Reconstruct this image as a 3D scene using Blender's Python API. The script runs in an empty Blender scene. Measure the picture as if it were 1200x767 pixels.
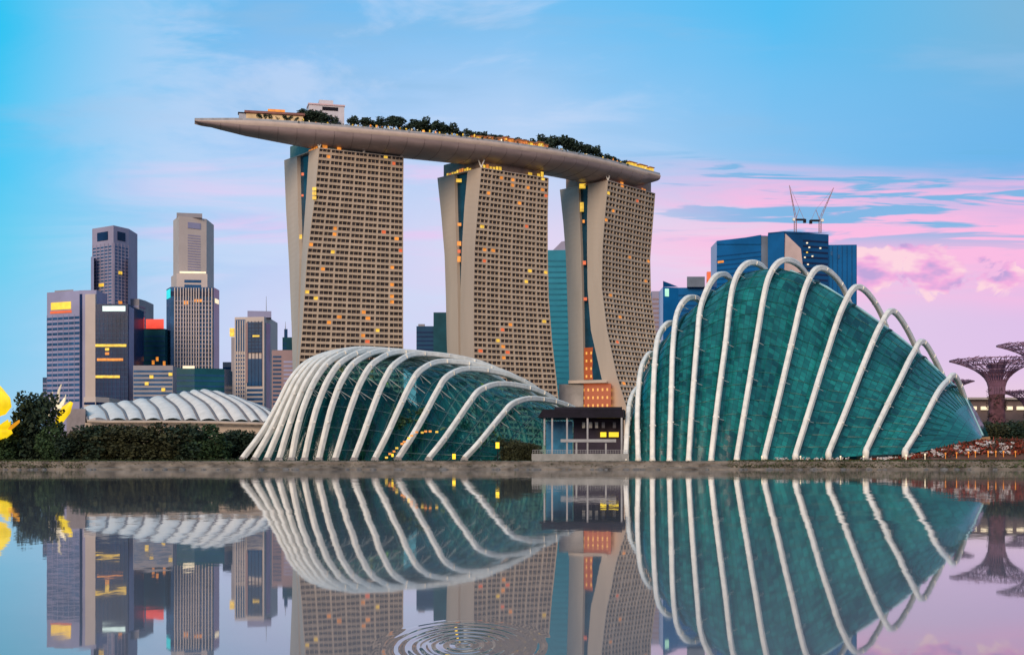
import bpy, math, random
from mathutils import Vector, Matrix
R = math.radians
random.seed(11)
sc = bpy.context.scene
col = sc.collection

# ------------------------------------------------------------------ camera
F, HZ, CH = 1600.0, 547.5, 0.6        # focal length and horizon in photo pixels, camera height
cam = bpy.data.objects.new('camera', bpy.data.cameras.new('camera'))
col.objects.link(cam)
cam.location = (0, 0, CH)
cam.rotation_euler = (R(90), 0, 0)
cam.data.sensor_width = 36
cam.data.lens = 36 * F / 1200
cam.data.shift_y = (HZ - 383.5) / 1200
cam.data.clip_start = 0.1
cam.data.clip_end = 20000
sc.camera = cam
sc.view_settings.view_transform = 'Standard'
sc.view_settings.look = 'None'
sc.view_settings.exposure = 0.0
sc.view_settings.gamma = 1.0
sc.view_settings.use_curve_mapping = False
sc.cycles.max_bounces = 8
sc.cycles.transparent_max_bounces = 12
sc.cycles.caustics_reflective = False
sc.cycles.caustics_refractive = False

def lin(c):
    return tuple(((v/255/12.92) if v/255 <= .04045 else ((v/255+.055)/1.055)**2.4) for v in c)

class NT:
    """small helper to chain shader nodes"""
    def __init__(s, tree): s.t = tree; s.n = tree.nodes; s.l = tree.links
    def new(s, kind, **kw):
        n = s.n.new(kind)
        for k, v in kw.items(): setattr(n, k, v)
        return n
    def put(s, sock, v):
        if hasattr(v, 'is_output') or isinstance(v, bpy.types.NodeSocket): s.l.new(v, sock)
        elif v is not None: sock.default_value = v
    def m(s, op, a, b=None, c=None, clamp=False):
        n = s.new('ShaderNodeMath', operation=op, use_clamp=clamp)
        s.put(n.inputs[0], a); s.put(n.inputs[1], b); s.put(n.inputs[2], c)
        return n.outputs[0]
    def vm(s, op, a, b=None):
        n = s.new('ShaderNodeVectorMath', operation=op)
        s.put(n.inputs[0], a)
        if b is not None: s.put(n.inputs[3 if op == 'SCALE' else 1], b)
        return n.outputs['Value' if op in ('LENGTH', 'DOT_PRODUCT') else 'Vector']
    def ss(s, v, lo, hi):
        n = s.new('ShaderNodeMapRange', interpolation_type='SMOOTHSTEP')
        s.put(n.inputs['Value'], v); s.put(n.inputs['From Min'], lo); s.put(n.inputs['From Max'], hi)
        return n.outputs[0]
    def lerp(s, v, lo, hi, a, b):
        n = s.new('ShaderNodeMapRange')
        s.put(n.inputs['Value'], v)
        for k, x in zip(('From Min', 'From Max', 'To Min', 'To Max'), (lo, hi, a, b)): s.put(n.inputs[k], x)
        return n.outputs[0]
    def mix(s, f, a, b, mode='MIX'):
        n = s.new('ShaderNodeMix', data_type='RGBA', blend_type=mode)
        s.put(n.inputs[0], f)
        for i, c in ((6, a), (7, b)):
            s.put(n.inputs[i], tuple(c) + (1,) if isinstance(c, tuple) and len(c) == 3 else c)
        return n.outputs[2]
    def ramp(s, f, stops):
        n = s.new('ShaderNodeValToRGB')
        e = n.color_ramp.elements
        while len(e) < len(stops): e.new(0.5)
        for k, (p, c) in enumerate(stops):
            e[k].position = p; e[k].color = tuple(c) + (1,)
        s.put(n.inputs[0], f)
        return n.outputs[0]
    def noise(s, vec, scale=1, detail=4, rough=.5, dist=0):
        n = s.new('ShaderNodeTexNoise')
        s.put(n.inputs['Vector'], vec)
        n.inputs['Scale'].default_value = scale; n.inputs['Detail'].default_value = detail
        n.inputs['Roughness'].default_value = rough; n.inputs['Distortion'].default_value = dist
        return n
    def xyz(s, v):
        n = s.new('ShaderNodeSeparateXYZ'); s.put(n.inputs[0], v); return n.outputs
    def comb(s, x=0., y=0., z=0.):
        n = s.new('ShaderNodeCombineXYZ')
        for i, v in enumerate((x, y, z)): s.put(n.inputs[i], v)
        return n.outputs[0]

# ------------------------------------------------------------------ world: dusk sky
SUN_DIR = Vector((-0.30, -0.88, 0.36)).normalized()     # towards the sun, low behind the camera's left shoulder
w = bpy.data.worlds.new('World'); sc.world = w; w.use_nodes = True
N = NT(w.node_tree); N.n.clear()
sky = N.new('ShaderNodeTexSky', sky_type='NISHITA', sun_disc=False)
sky.sun_elevation = math.asin(SUN_DIR.z)
sky.sun_rotation = math.atan2(SUN_DIR.x, SUN_DIR.y)
dirv = N.vm('NORMALIZE', N.new('ShaderNodeTexCoord').outputs['Generated'])
X, Y, Z = N.xyz(dirv)
yy = N.m('MAXIMUM', Y, 0.25)
S = N.m('DIVIDE', X, yy); T = N.m('MAXIMUM', N.m('DIVIDE', Z, yy), 0.0)
warp = N.noise(N.comb(N.m('MULTIPLY', S, 3), N.m('MULTIPLY', T, 8)), 1.3, 3)
wv = N.m('SUBTRACT', warp.outputs[0], 0.5)
Tw = N.m('ADD', T, N.m('MULTIPLY', wv, 0.05))
Sf = N.lerp(N.m('ADD', S, N.m('MULTIPLY', wv, .08)), -.40, .40, 0, 1)
def row(*cs):
    return N.ramp(Sf, [(p, lin(c)) for p, c in zip((.03, .265, .5, .735, .97), cs)])
r_top = row((15, 196, 244), (112, 186, 240), (120, 192, 242), (78, 190, 244), (122, 182, 220))
r_up = row((66, 200, 246), (166, 203, 246), (186, 212, 246), (125, 192, 240), (104, 180, 234))
r_mid = row((100, 206, 242), (190, 208, 246), (226, 216, 243), (248, 204, 230), (240, 180, 226))
r_low = row((125, 205, 242), (205, 210, 244), (216, 212, 242), (226, 204, 234), (222, 190, 232))
r_hor = row((150, 205, 240), (210, 212, 242), (216, 210, 238), (230, 204, 228), (238, 208, 222))
c = N.mix(N.ss(T, .03, .085), r_hor, r_low)
c = N.mix(N.ss(Tw, .105, .155), c, r_mid)
c = N.mix(N.ss(Tw, .155, .235), c, r_up)
c = N.mix(N.ss(Tw, .23, .345), c, r_top)
# thin blue-grey veil high up
veil = N.noise(N.comb(N.m('MULTIPLY', S, 2.2), N.m('MULTIPLY', T, 13), 3.0), 1.6, 5, .55)
c = N.mix(N.m('MULTIPLY', N.ss(veil.outputs[0], .5, .72), N.m('MULTIPLY', N.ss(T, .2, .28), .7)), c, lin((142, 190, 230)))
# pink streaks: strong on the right, faint on the left
st = N.noise(N.comb(N.m('MULTIPLY', S, 3.2), N.m('MULTIPLY', T, 30), 7.3), 1.5, 5, .55, .5)
band = N.m('MULTIPLY', N.ss(Tw, .100, .14), N.m('SUBTRACT', 1.0, N.ss(Tw, .195, .232)))
right = N.ss(S, .03, .2)
pk = N.m('MULTIPLY', N.m('MULTIPLY', N.ss(st.outputs[0], .34, .56), band), right)
c = N.mix(N.m('MULTIPLY', pk, .92), c, lin((253, 186, 226)))
left = N.m('MULTIPLY', N.m('SUBTRACT', 1.0, N.ss(S, -.06, .04)), N.ss(S, -.33, -.2))
pl = N.m('MULTIPLY', N.m('MULTIPLY', N.ss(st.outputs[0], .46, .68), N.m('MULTIPLY', N.ss(T, .12, .16), N.m('SUBTRACT', 1.0, N.ss(T, .21, .26)))), left)
c = N.mix(N.m('MULTIPLY', pl, .85), c, lin((238, 198, 240)))
# blue gaps between the pink streaks
gp = N.noise(N.comb(N.m('MULTIPLY', S, 4.6), N.m('MULTIPLY', T, 62), 2.6), 1.5, 5, .55, .5)
gm = N.m('MULTIPLY', N.m('MULTIPLY', N.ss(gp.outputs[0], .50, .57), right), N.m('MULTIPLY', N.ss(T, .15, .18), N.m('SUBTRACT', 1.0, N.ss(T, .222, .24))))
c = N.mix(N.m('MULTIPLY', gm, .9), c, lin((104, 180, 228)))
# a heap of cumulus low on the right
# broad pale wisps over the whole upper left
ws = N.noise(N.comb(N.m('MULTIPLY', S, 2.6), N.m('MULTIPLY', T, 9), 5.5), 1.5, 6, .6, .8)
wm = N.m('MULTIPLY', N.ss(ws.outputs[0], .46, .64), N.m('SUBTRACT', 1.0, N.ss(S, .0, .2)))
c = N.mix(N.m('MULTIPLY', N.m('MULTIPLY', wm, N.ss(S, -.40, -.22)), .55), c, lin((204, 220, 248)))
dx = N.m('DIVIDE', N.m('SUBTRACT', S, .315), .085); dy = N.m('DIVIDE', N.m('SUBTRACT', T, .143), .022)
rad = N.m('ADD', N.m('MULTIPLY', dx, dx), N.m('MULTIPLY', dy, dy))
pf = N.noise(N.comb(N.m('MULTIPLY', S, 26), N.m('MULTIPLY', T, 34), 4.1), 1.0, 5, .55, .6)
pm = N.ss(N.m('SUBTRACT', N.m('MULTIPLY', pf.outputs[0], 2.4), N.m('MULTIPLY', rad, .5)), .82, 1.0)
shade = N.ramp(N.noise(N.comb(N.m('MULTIPLY', S, 30), N.m('MULTIPLY', T, 60), 9.), 1.0, 3).outputs[0],
               [(.36, lin((190, 160, 216))), (.47, lin((244, 172, 222))), (.58, lin((255, 214, 224)))])
c = N.mix(N.m('MULTIPLY', pm, .95), c, shade)
# behind the camera: warm afterglow where the sun stands
rear = N.ramp(N.m('MAXIMUM', Z, 0.0), [(0, lin((160, 150, 172))), (.25, lin((165, 172, 208))), (.6, lin((145, 192, 238)))])
c = N.mix(N.ss(N.m('MULTIPLY', Y, -1.0), -.1, .45), c, rear)
c = N.mix(N.ss(Z, .45, .85), c, lin((140, 190, 238)))
b1 = N.new('ShaderNodeBackground'); N.put(b1.inputs[0], c); b1.inputs[1].default_value = .96
b2 = N.new('ShaderNodeBackground'); N.put(b2.inputs[0], sky.outputs[0]); b2.inputs[1].default_value = .006
ad = N.new('ShaderNodeAddShader'); N.l.new(b1.outputs[0], ad.inputs[0]); N.l.new(b2.outputs[0], ad.inputs[1])
N.l.new(ad.outputs[0], N.new('ShaderNodeOutputWorld').inputs[0])

sun = bpy.data.objects.new('sun', bpy.data.lights.new('sun', 'SUN')); col.objects.link(sun)
sun.data.energy = 2.9; sun.data.angle = R(30); sun.data.color = (1.0, .80, .60)
sun.rotation_euler = SUN_DIR.to_track_quat('Z', 'Y').to_euler()

# ------------------------------------------------------------------ helpers
def P(px, py, d):
    return Vector(((px-600)/F*d, d, CH+(HZ-py)/F*d))
def XD(px, d): return Vector(((px-600)/F*d, d, 0))
def ZP(py, d): return CH+(HZ-py)/F*d
def interp(x, tab):
    if x <= tab[0][0]: return tab[0][1]
    for (a, va), (b, vb) in zip(tab, tab[1:]):
        if x <= b: return va+(vb-va)*(x-a)/(b-a)
    return tab[-1][1]
def catmull(pts, n):
    pts = [Vector(p) for p in pts]
    ext = [pts[0]*2-pts[1]]+pts+[pts[-1]*2-pts[-2]]
    segs = len(pts)-1; out = []
    for k in range(n+1):
        t = k/n*segs; i = min(int(t), segs-1); f = t-i
        a, b, c_, d = ext[i:i+4]
        out.append(.5*((2*b)+(c_-a)*f+(2*a-5*b+4*c_-d)*f*f+(3*b-a-3*c_+d)*f**3))
    return out
def resample(pts, n):
    L = [0]
    for a, b in zip(pts, pts[1:]): L.append(L[-1]+(b-a).length)
    out = []; j = 0
    for k in range(n+1):
        s = L[-1]*k/n
        while j < len(L)-2 and L[j+1] < s: j += 1
        f = (s-L[j])/max(L[j+1]-L[j], 1e-9)
        out.append(pts[j].lerp(pts[j+1], f))
    return out

class MB:
    def __init__(s): s.v = []; s.f = []; s.uv = None
    def face(s, *ps):
        k = len(s.v); s.v += [Vector(p) for p in ps]; s.f.append(tuple(range(k, k+len(ps))))
    def hexa(s, b, t):
        """closed solid between bottom loop b and top loop t"""
        k = len(s.v); n = len(b)
        s.v += [Vector(p) for p in b]+[Vector(p) for p in t]
        s.f.append(tuple(range(k+n-1, k-1, -1))); s.f.append(tuple(range(k+n, k+2*n)))
        for i in range(n):
            j = (i+1) % n; s.f.append((k+i, k+j, k+n+j, k+n+i))
        return s
    def prism(s, plan, z0, z1):
        return s.hexa([(p[0], p[1], z0) for p in plan], [(p[0], p[1], z1) for p in plan])
    def box(s, c_, sx, sy, sz, rz=0):
        M = Matrix.Rotation(rz, 3, 'Z'); c_ = Vector(c_)
        q = [M @ Vector((a*sx/2, b*sy/2, 0))+c_ for a, b in ((-1, -1), (1, -1), (1, 1), (-1, 1))]
        h = Vector((0, 0, sz/2))
        return s.hexa([p-h for p in q], [p+h for p in q])
    def tube(s, pts, r, n=8, squash=1.0):
        pts = [Vector(p) for p in pts]; k = len(s.v); m = len(pts)
        up = None
        for i, p in enumerate(pts):
            t = (pts[min(i+1, m-1)]-pts[max(i-1, 0)]).normalized()
            if up is None:
                up = Vector((0, 0, 1)) if abs(t.z) < .9 else Vector((0, 1, 0))
            a = t.cross(up).normalized(); b = a.cross(t).normalized(); up = b
            rr = r[i] if isinstance(r, (list, tuple)) else r
            for j in range(n):
                q = 2*math.pi*(j+.5)/n
                s.v.append(p+a*math.cos(q)*rr+b*math.sin(q)*rr*squash)
        for i in range(m-1):
            for j in range(n):
                j2 = (j+1) % n
                s.f.append((k+i*n+j, k+i*n+j2, k+(i+1)*n+j2, k+(i+1)*n+j))
        s.f.append(tuple(k+j for j in range(n-1, -1, -1)))
        s.f.append(tuple(k+(m-1)*n+j for j in range(n)))
        return s
    def rail(s, pts, hw, hd, c_=.35):
        """sweep of a chamfered box section"""
        prof = [(-1, -1+c_), (-1+c_, -1), (1-c_, -1), (1, -1+c_), (1, 1-c_), (1-c_, 1), (-1+c_, 1), (-1, 1-c_)]
        pts = [Vector(p) for p in pts]; k = len(s.v); m = len(pts); n = 8
        for i, p in enumerate(pts):
            t = (pts[min(i+1, m-1)]-pts[max(i-1, 0)]).normalized()
            ctr = (pts[0]+pts[-1])/2
            out_ = (p-ctr); out_ = (out_-t*out_.dot(t)).normalized(); a = t.cross(out_).normalized()
            for (u, v) in prof: s.v.append(p+a*u*hw+out_*v*hd)
        for i in range(m-1):
            for j in range(n):
                j2 = (j+1) % n; s.f.append((k+i*n+j, k+i*n+j2, k+(i+1)*n+j2, k+(i+1)*n+j))
        s.f.append(tuple(k+j for j in range(n-1, -1, -1))); s.f.append(tuple(k+(m-1)*n+j for j in range(n)))
        return s
    def grid(s, rows, uv=False):
        k = len(s.v); n = len(rows[0])
        for r in rows: s.v += [Vector(p) for p in r]
        for i in range(len(rows)-1):
            for j in range(n-1):
                s.f.append((k+i*n+j, k+i*n+j+1, k+(i+1)*n+j+1, k+(i+1)*n+j))
        return s
    def lathe(s, prof, n=24, c_=(0, 0, 0)):
        c_ = Vector(c_); k = len(s.v)
        for r, z in prof:
            for j in range(n):
                q = 2*math.pi*j/n; s.v.append(c_+Vector((r*math.cos(q), r*math.sin(q), z)))
        for i in range(len(prof)-1):
            for j in range(n):
                j2 = (j+1) % n; s.f.append((k+i*n+j, k+i*n+j2, k+(i+1)*n+j2, k+(i+1)*n+j))
        return s
    def build(s, name, mat, parent=None, smooth=False, uvs=None, kind=None):
        off = Vector((0, 0, 0)); q = parent
        while q is not None: off += q.location; q = q.parent
        me = bpy.data.meshes.new(name)
        me.from_pydata([v-off for v in s.v], [], s.f)
        me.materials.append(mat)
        if smooth: me.polygons.foreach_set('use_smooth', [True]*len(me.polygons))
        if uvs:
            ul = me.uv_layers.new(name='UVMap')
            for lp in me.loops: ul.data[lp.index].uv = uvs[lp.vertex_index]
        me.update()
        o = bpy.data.objects.new(name, me); col.objects.link(o); o.parent = parent
        if kind: o['kind'] = kind
        return o

def tag(o, label=None, cat=None, group=None, kind=None):
    for k, v in (('label', label), ('category', cat), ('group', group), ('kind', kind)):
        if v: o[k] = v
    return o
def thing(name, loc, label, cat, group=None):
    o = bpy.data.objects.new(name, None); col.objects.link(o); o.location = loc
    o.empty_display_size = 1
    return tag(o, label, cat, group)
def copy_tree(o, parent=None):
    c_ = o.copy(); col.objects.link(c_)
    if parent is not None: c_.parent = parent
    for ch in list(o.children): copy_tree(ch, c_)
    return c_

# ------------------------------------------------------------------ materials
MATS = {}
def mat(name, c1, rough=.6, var=.15, scale=.3, spec=.4, metal=0., bump=0., bscale=2., emit=None, estr=0., streak=1.0):
    if name in MATS: return MATS[name]
    m = bpy.data.materials.new(name); m.use_nodes = True
    n = NT(m.node_tree); b = n.n['Principled BSDF']
    tc = n.new('ShaderNodeTexCoord').outputs['Object']
    v = n.vm('MULTIPLY', tc, (1, 1, streak))
    ns = n.noise(v, scale, 5, .6)
    lo = tuple(x*(1-var) for x in c1); hi = tuple(min(1, x*(1+var)) for x in c1)
    n.put(b.inputs['Base Color'], n.ramp(ns.outputs[0], [(.3, lo), (.7, hi)]))
    b.inputs['Roughness'].default_value = rough; b.inputs['Metallic'].default_value = metal
    b.inputs['Specular IOR Level'].default_value = spec
    if bump:
        bn = n.new('ShaderNodeBump'); bn.inputs['Strength'].default_value = bump
        n.put(bn.inputs['Height'], n.noise(tc, bscale, 4).outputs[0]); n.put(b.inputs['Normal'], bn.outputs[0])
    if emit:
        b.inputs['Emission Color'].default_value = tuple(emit)+(1,); b.inputs['Emission Strength'].default_value = estr
    MATS[name] = m
    return m
def glow(name, c1, s, var=.3, scale=.15):
    if name in MATS: return MATS[name]
    m = bpy.data.materials.new(name); m.use_nodes = True
    n = NT(m.node_tree); b = n.n['Principled BSDF']
    tc = n.new('ShaderNodeTexCoord').outputs['Object']
    ns = n.noise(tc, scale, 3)
    cc = n.ramp(ns.outputs[0], [(.3, tuple(x*(1-var) for x in c1)), (.7, c1)])
    b.inputs['Base Color'].default_value = tuple(x*.3 for x in c1)+(1,)
    n.put(b.inputs['Emission Color'], cc); b.inputs['Emission Strength'].default_value = s
    MATS[name] = m
    return m
def winglass(name, c1, rough=.12, var=.35, scale=.25, spec=.15):
    return mat(name, c1, rough+.05, var, scale, spec)

M_beige = mat('sandstone_cladding', (.47, .385, .315), .7, .10, .06, streak=.2)
M_grid = mat('balcony_concrete', (.45, .340, .245), .75, .14, .12)
M_win = mat('dark_balcony_glass', (.050, .038, .034), .3, .85, .5, .25)
M_gap = winglass('blue_gap_glass', (.012, .05, .085), .12, .4, .1)
M_lit_o = glow('orange_window_light', (1.0, .33, .04), 1.0, .6, .35)
M_lit_y = glow('yellow_window_light', (1.0, .62, .06), 1.15, .6, .35)
M_lit_r = glow('red_window_light', (.9, .16, .05), .8)
M_lit_w = glow('warm_white_light', (1.0, .82, .55), 1.2)
M_rib = mat('white_rib_paint', (.76, .70, .60), .45, .16, .5, bump=.05)
M_steel = mat('grey_steel', (.35, .35, .37), .4, .15, 1., metal=.6)
M_dark = mat('dark_steel', (.010, .008, .014), .5, .3, .5, .12)
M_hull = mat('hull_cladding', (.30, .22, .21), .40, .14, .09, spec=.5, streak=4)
M_fascia = mat('lit_hull_fascia', (.52, .40, .33), .5, .12, .15)  # paler than the hull: light on the upper rim put into the colour
M_trunk = mat('bark', (.055, .042, .03), .9, .3, 2., bump=.4)
M_leaf = mat('dark_foliage', (.020, .036, .020), .75, .55, .5, .25)
M_leaf3 = mat('mid_foliage', (.030, .058, .022), .75, .6, .5, .25)
M_leaf2 = mat('olive_foliage', (.040, .043, .018), .75, .55, .5, .25)
M_leafp = mat('deck_foliage', (.030, .050, .034), .7, .4, 1.5, .2)
M_conc = mat('weathered_concrete', (.25, .22, .20), .85, .35, .35, bump=.3, streak=3)

# ------------------------------------------------------------------ water
def water_mat():
    m = bpy.data.materials.new('lake_water'); m.use_nodes = True
    n = NT(m.node_tree); b = n.n['Principled BSDF']
    pos = n.new('ShaderNodeNewGeometry').outputs['Position']
    x, y, z = n.xyz(pos)
    acc = n.comb(0, 0, 1)
    # gentle wind ripples at two sizes
    br = n.m('ADD', .35, n.m('MULTIPLY', n.ss(n.noise(n.vm('MULTIPLY', pos, (.25, .05, 1)), 1.0, 3).outputs[0], .4, .65), 1.3))
    for sc_, amp, det in ((1.3, .0030, 4), (.16, .0022, 4), (9.0, .0022, 2)):
        ns = n.noise(n.vm('MULTIPLY', pos, (1, .55, 1)), sc_, det, .55)
        v = n.vm('SUBTRACT', ns.outputs['Color'], (.5, .5, .5))
        acc = n.vm('ADD', acc, n.vm('SCALE', n.vm('MULTIPLY', v, (amp*.5, amp*1.7, 0)), br))
    # ripple rings where something touched the surface
    for cx, cy, ex, ey, k, amp, rmax in ((-.161, 4.62, 1, 2.6, 150., .075, .34),):
        dx = n.m('DIVIDE', n.m('SUBTRACT', x, cx), ex); dy = n.m('DIVIDE', n.m('SUBTRACT', y, cy), ey)
        r = n.m('SQRT', n.m('ADD', n.m('MULTIPLY', dx, dx), n.m('ADD', n.m('MULTIPLY', dy, dy), 1e-6)))
        rw = n.m('ADD', r, n.m('MULTIPLY', n.noise(pos, 2.5, 2).outputs[0], .03))
        sl = n.m('MULTIPLY', n.m('SINE', n.m('MULTIPLY', rw, k)), n.m('MULTIPLY', n.m('SUBTRACT', 1.0, n.ss(r, rmax*.45, rmax)), amp))
        acc = n.vm('ADD', acc, n.comb(n.m('DIVIDE', n.m('MULTIPLY', sl, dx), r), n.m('DIVIDE', n.m('MULTIPLY', sl, dy), r), 0))
    nrm = n.vm('NORMALIZE', acc)
    n.put(b.inputs['Normal'], nrm)
    b.inputs['Base Color'].default_value = (.19, .18, .19, 1)
    b.inputs['Roughness'].default_value = .022
    b.inputs['IOR'].default_value = 1.42
    b.inputs['Specular IOR Level'].default_value = .5
    return m
SHORE = 380.0
wb = MB(); wb.face((-1500, -300, 0), (1500, -300, 0), (1500, SHORE+6, 0), (-1500, SHORE+6, 0))
wo = wb.build('water', water_mat()); wo['kind'] = 'structure'

# ------------------------------------------------------------------ ground and bank
GZ = 2.4
M_ground = mat('park_ground', (.10, .10, .07), .95, .4, .08)
gb = MB(); gb.face((-9000, SHORE+3.2, GZ), (9000, SHORE+3.2, GZ), (9000, 12000, GZ), (-9000, 12000, GZ))
tag(gb.build('ground', M_ground), kind='structure')
M_bank = mat('bank_stone', (.145, .118, .092), .9, .75, .22, bump=.8, bscale=1.2, streak=2.5)
bk = MB(); rows = []
nx = 240
for k in range(nx+1):
    x = -420+840*k/nx
    j = lambda a: random.uniform(-a, a)
    rows.append([(x, SHORE+j(.25), -.6), (x, SHORE+.3+j(.25), .25+j(.12)), (x, SHORE+1.0+j(.2), .9+j(.2)),
                 (x, SHORE+1.5+j(.15), 1.55+j(.15)), (x, SHORE+1.7, GZ-.12+j(.06)), (x, SHORE+2.2, GZ+.05), (x, SHORE+5, GZ+.05)])
bk.grid(rows)
tag(bk.build('embankment', M_bank), kind='structure')
# raised planted terrace under the right end of the tall conservatory
M_terr = mat('terrace_soil', (.09, .045, .032), .9, .5, .25, bump=.5)
tr = MB(); rows = []
for k in range(81):
    px = 985+ (1330-985)*k/80
    h = interp(px, [(985, 0), (1040, .4), (1090, 3.4), (1150, 6.4), (1200, 6.6), (1330, 6.6)])
    rows.append([XD(px, 386.5)+Vector((0, 0, GZ-.3)), XD(px, 388)+Vector((0, 0, GZ+.1+h*.25+random.uniform(-.1, .1))),
                 XD(px, 394)+Vector((0, 0, GZ+.1+h*.6+random.uniform(-.15, .15))), XD(px, 402)+Vector((0, 0, GZ+.1+h+random.uniform(-.15, .15))),
                 XD(px, 520)+Vector((0, 0, GZ+.1+h+1.5))])
tr.grid(rows); tag(tr.build('terrace', M_terr, smooth=True), kind='structure')

# ------------------------------------------------------------------ foliage
def leaf_cloud(mb, c_, rx, ry, rz, n, size, rnd, hollow=.35):
    for _ in range(n):
        while True:
            q = Vector((rnd.uniform(-1, 1), rnd.uniform(-1, 1), rnd.uniform(-1, 1)))
            if hollow < q.length < 1: break
        p = Vector(c_)+Vector((q.x*rx, q.y*ry, q.z*rz))
        a = Vector((rnd.gauss(0, 1), rnd.gauss(0, 1), rnd.gauss(0, .6))).normalized()
        b = a.cross(Vector((rnd.gauss(0, 1), rnd.gauss(0, 1), rnd.gauss(0, 1)))).normalized()
        s = size*rnd.uniform(.6, 1.4)
        mb.face(p-a*s, p-b*s*.55, p+a*s, p+b*s*.55)
def make_tree(name, H, wid, seed, leafmat, low=.15, lobes=9, per=150, leaf=.42):
    rnd = random.Random(seed)
    root = bpy.data.objects.new(name, None); col.objects.link(root)
    t = MB()
    top = Vector((rnd.uniform(-.4, .4), rnd.uniform(-.4, .4), H*.62))
    t.tube([(0, 0, -.4), (0, 0, H*.1), top*.5, top], [H*.035, H*.027, H*.02, H*.008], 7)
    cr = MB()
    for k in range(lobes):
        an = 2*math.pi*(k+rnd.random()*.6)/lobes; zz = rnd.uniform(low+.12, .86)
        rr = wid*.33*(1-abs(zz-.5)*.7)*rnd.uniform(.5, 1.1)
        c_ = Vector((math.cos(an)*rr, math.sin(an)*rr, H*zz))
        t.tube([top*rnd.uniform(.35, .8), c_], [H*.012, H*.004], 5)
        lr = wid*rnd.uniform(.17, .27)
        leaf_cloud(cr, c_, lr, lr, min(lr*.8, H*(1-zz)), per, leaf, rnd)
    t.build('trunk', M_trunk, root); cr.build('crown', leafmat, root)
    return root
protos = [make_tree('bushy_tree', 10, 11, 3, M_leaf, -.06, 17, 190), make_tree('bushy_tree', 10, 12, 5, M_leaf2, -.06, 17, 190),
          make_tree('bushy_tree', 10, 10, 8, M_leaf3, -.06, 16, 190)]
used = [False]*3
def put_tree(px, d, h, label, group, k=None, name=None, z=GZ, wscale=1.0):
    k = random.randrange(3) if k is None else k
    if used[k]: o = copy_tree(protos[k])
    else: o = protos[k]; used[k] = True
    if name: o.name = name
    o.location = XD(px, d)+Vector((0, 0, z)); o.rotation_euler.z = random.uniform(0, 6.28)
    o.scale = (h/10*wscale, h/10*wscale, h/10)
    return tag(o, label, 'tree', group)

# the dark belt along the left bank
for i, (px, h) in enumerate(((2, 7.5), (18, 9.5), (78, 7.6), (96, 8.4), (114, 8.2), (131, 9.2), (149, 9.0), (166, 9.8), (184, 9.6), (201, 9.9),
                             (219, 9.7), (236, 9.4), (253, 8.8), (268, 8.6), (283, 8.4), (298, 7.8), (312, 7))):
    put_tree(px, random.uniform(393, 399) if px < 255 else 411, h*random.uniform(.92, 1.36), 'low dark tree in the belt along the left bank below the silver roof', 'trees in the belt along the left bank', wscale=1.25)
put_tree(42, 399, 20.5, 'tallest dark tree on the left bank beside the golden lantern', None, 0, wscale=.72)
put_tree(29, 402, 8.5, 'low dark tree in the belt along the left bank below the silver roof', 'trees in the belt along the left bank', 1, wscale=1.3)
put_tree(60, 393.5, 12.5, 'mid height dark tree standing in front of the plume lantern', None, 2, wscale=.8)

# ------------------------------------------------------------------ glass of the conservatories
def dome_glass(name, tint, dark, nu, nv, alpha, rough=.12, mull=.07, ior=1.5, jit=.10):
    m = bpy.data.materials.new(name); m.use_nodes = True
    n = NT(m.node_tree); b = n.n['Principled BSDF']
    uv = n.new('ShaderNodeTexCoord').outputs['UV']
    u, v, _ = n.xyz(uv)
    U = n.m('MULTIPLY', u, nu); V = n.m('MULTIPLY', v, nv)
    V = n.m('ADD', V, n.m('MULTIPLY', U, .5))          # panes lie in slanted courses
    iu = n.m('FLOOR', U); iv = n.m('FLOOR', V)
    wn = n.new('ShaderNodeTexWhiteNoise', noise_dimensions='2D'); n.put(wn.inputs['Vector'], n.comb(iu, iv))
    fu = n.m('FRACT', U); fv = n.m('FRACT', V)
    edge = n.m('MAXIMUM', n.m('LESS_THAN', fu, mull), n.m('LESS_THAN', fv, mull))
    big = n.noise(n.comb(n.m('MULTIPLY', u, 1.0), n.m('MULTIPLY', v, 5), 0), 1.2, 4)
    pane = n.mix(n.m('SUBTRACT', n.m('ADD', n.m('MULTIPLY', wn.outputs['Value'], .55), n.m('MULTIPLY', big.outputs[0], 1.5)), .62, None, True), dark, tint)
    pane = n.mix(edge, pane, tuple(x*.7+.01 for x in dark))
    n.put(b.inputs['Base Color'], pane)
    b.inputs['Roughness'].default_value = rough
    b.inputs['IOR'].default_value = ior
    # each pane is set at a very slightly different angle
    geo = n.new('ShaderNodeNewGeometry')
    j = n.vm('SCALE', n.vm('SUBTRACT', wn.outputs['Color'], (.5, .5, .5)), jit)
    n.put(b.inputs['Normal'], n.vm('NORMALIZE', n.vm('ADD', geo.outputs['Normal'], j)))
    tr_ = n.new('ShaderNodeBsdfTransparent'); tr_.inputs[0].default_value = (.50, .90, .86, 1)
    mx = n.new('ShaderNodeMixShader')
    n.put(mx.inputs[0], n.m('MAXIMUM', edge, alpha))
    n.l.new(tr_.outputs[0], mx.inputs[1]); n.l.new(b.outputs[0], mx.inputs[2])
    n.l.new(mx.outputs[0], n.n['Material Output'].inputs[0])
    return m

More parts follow.
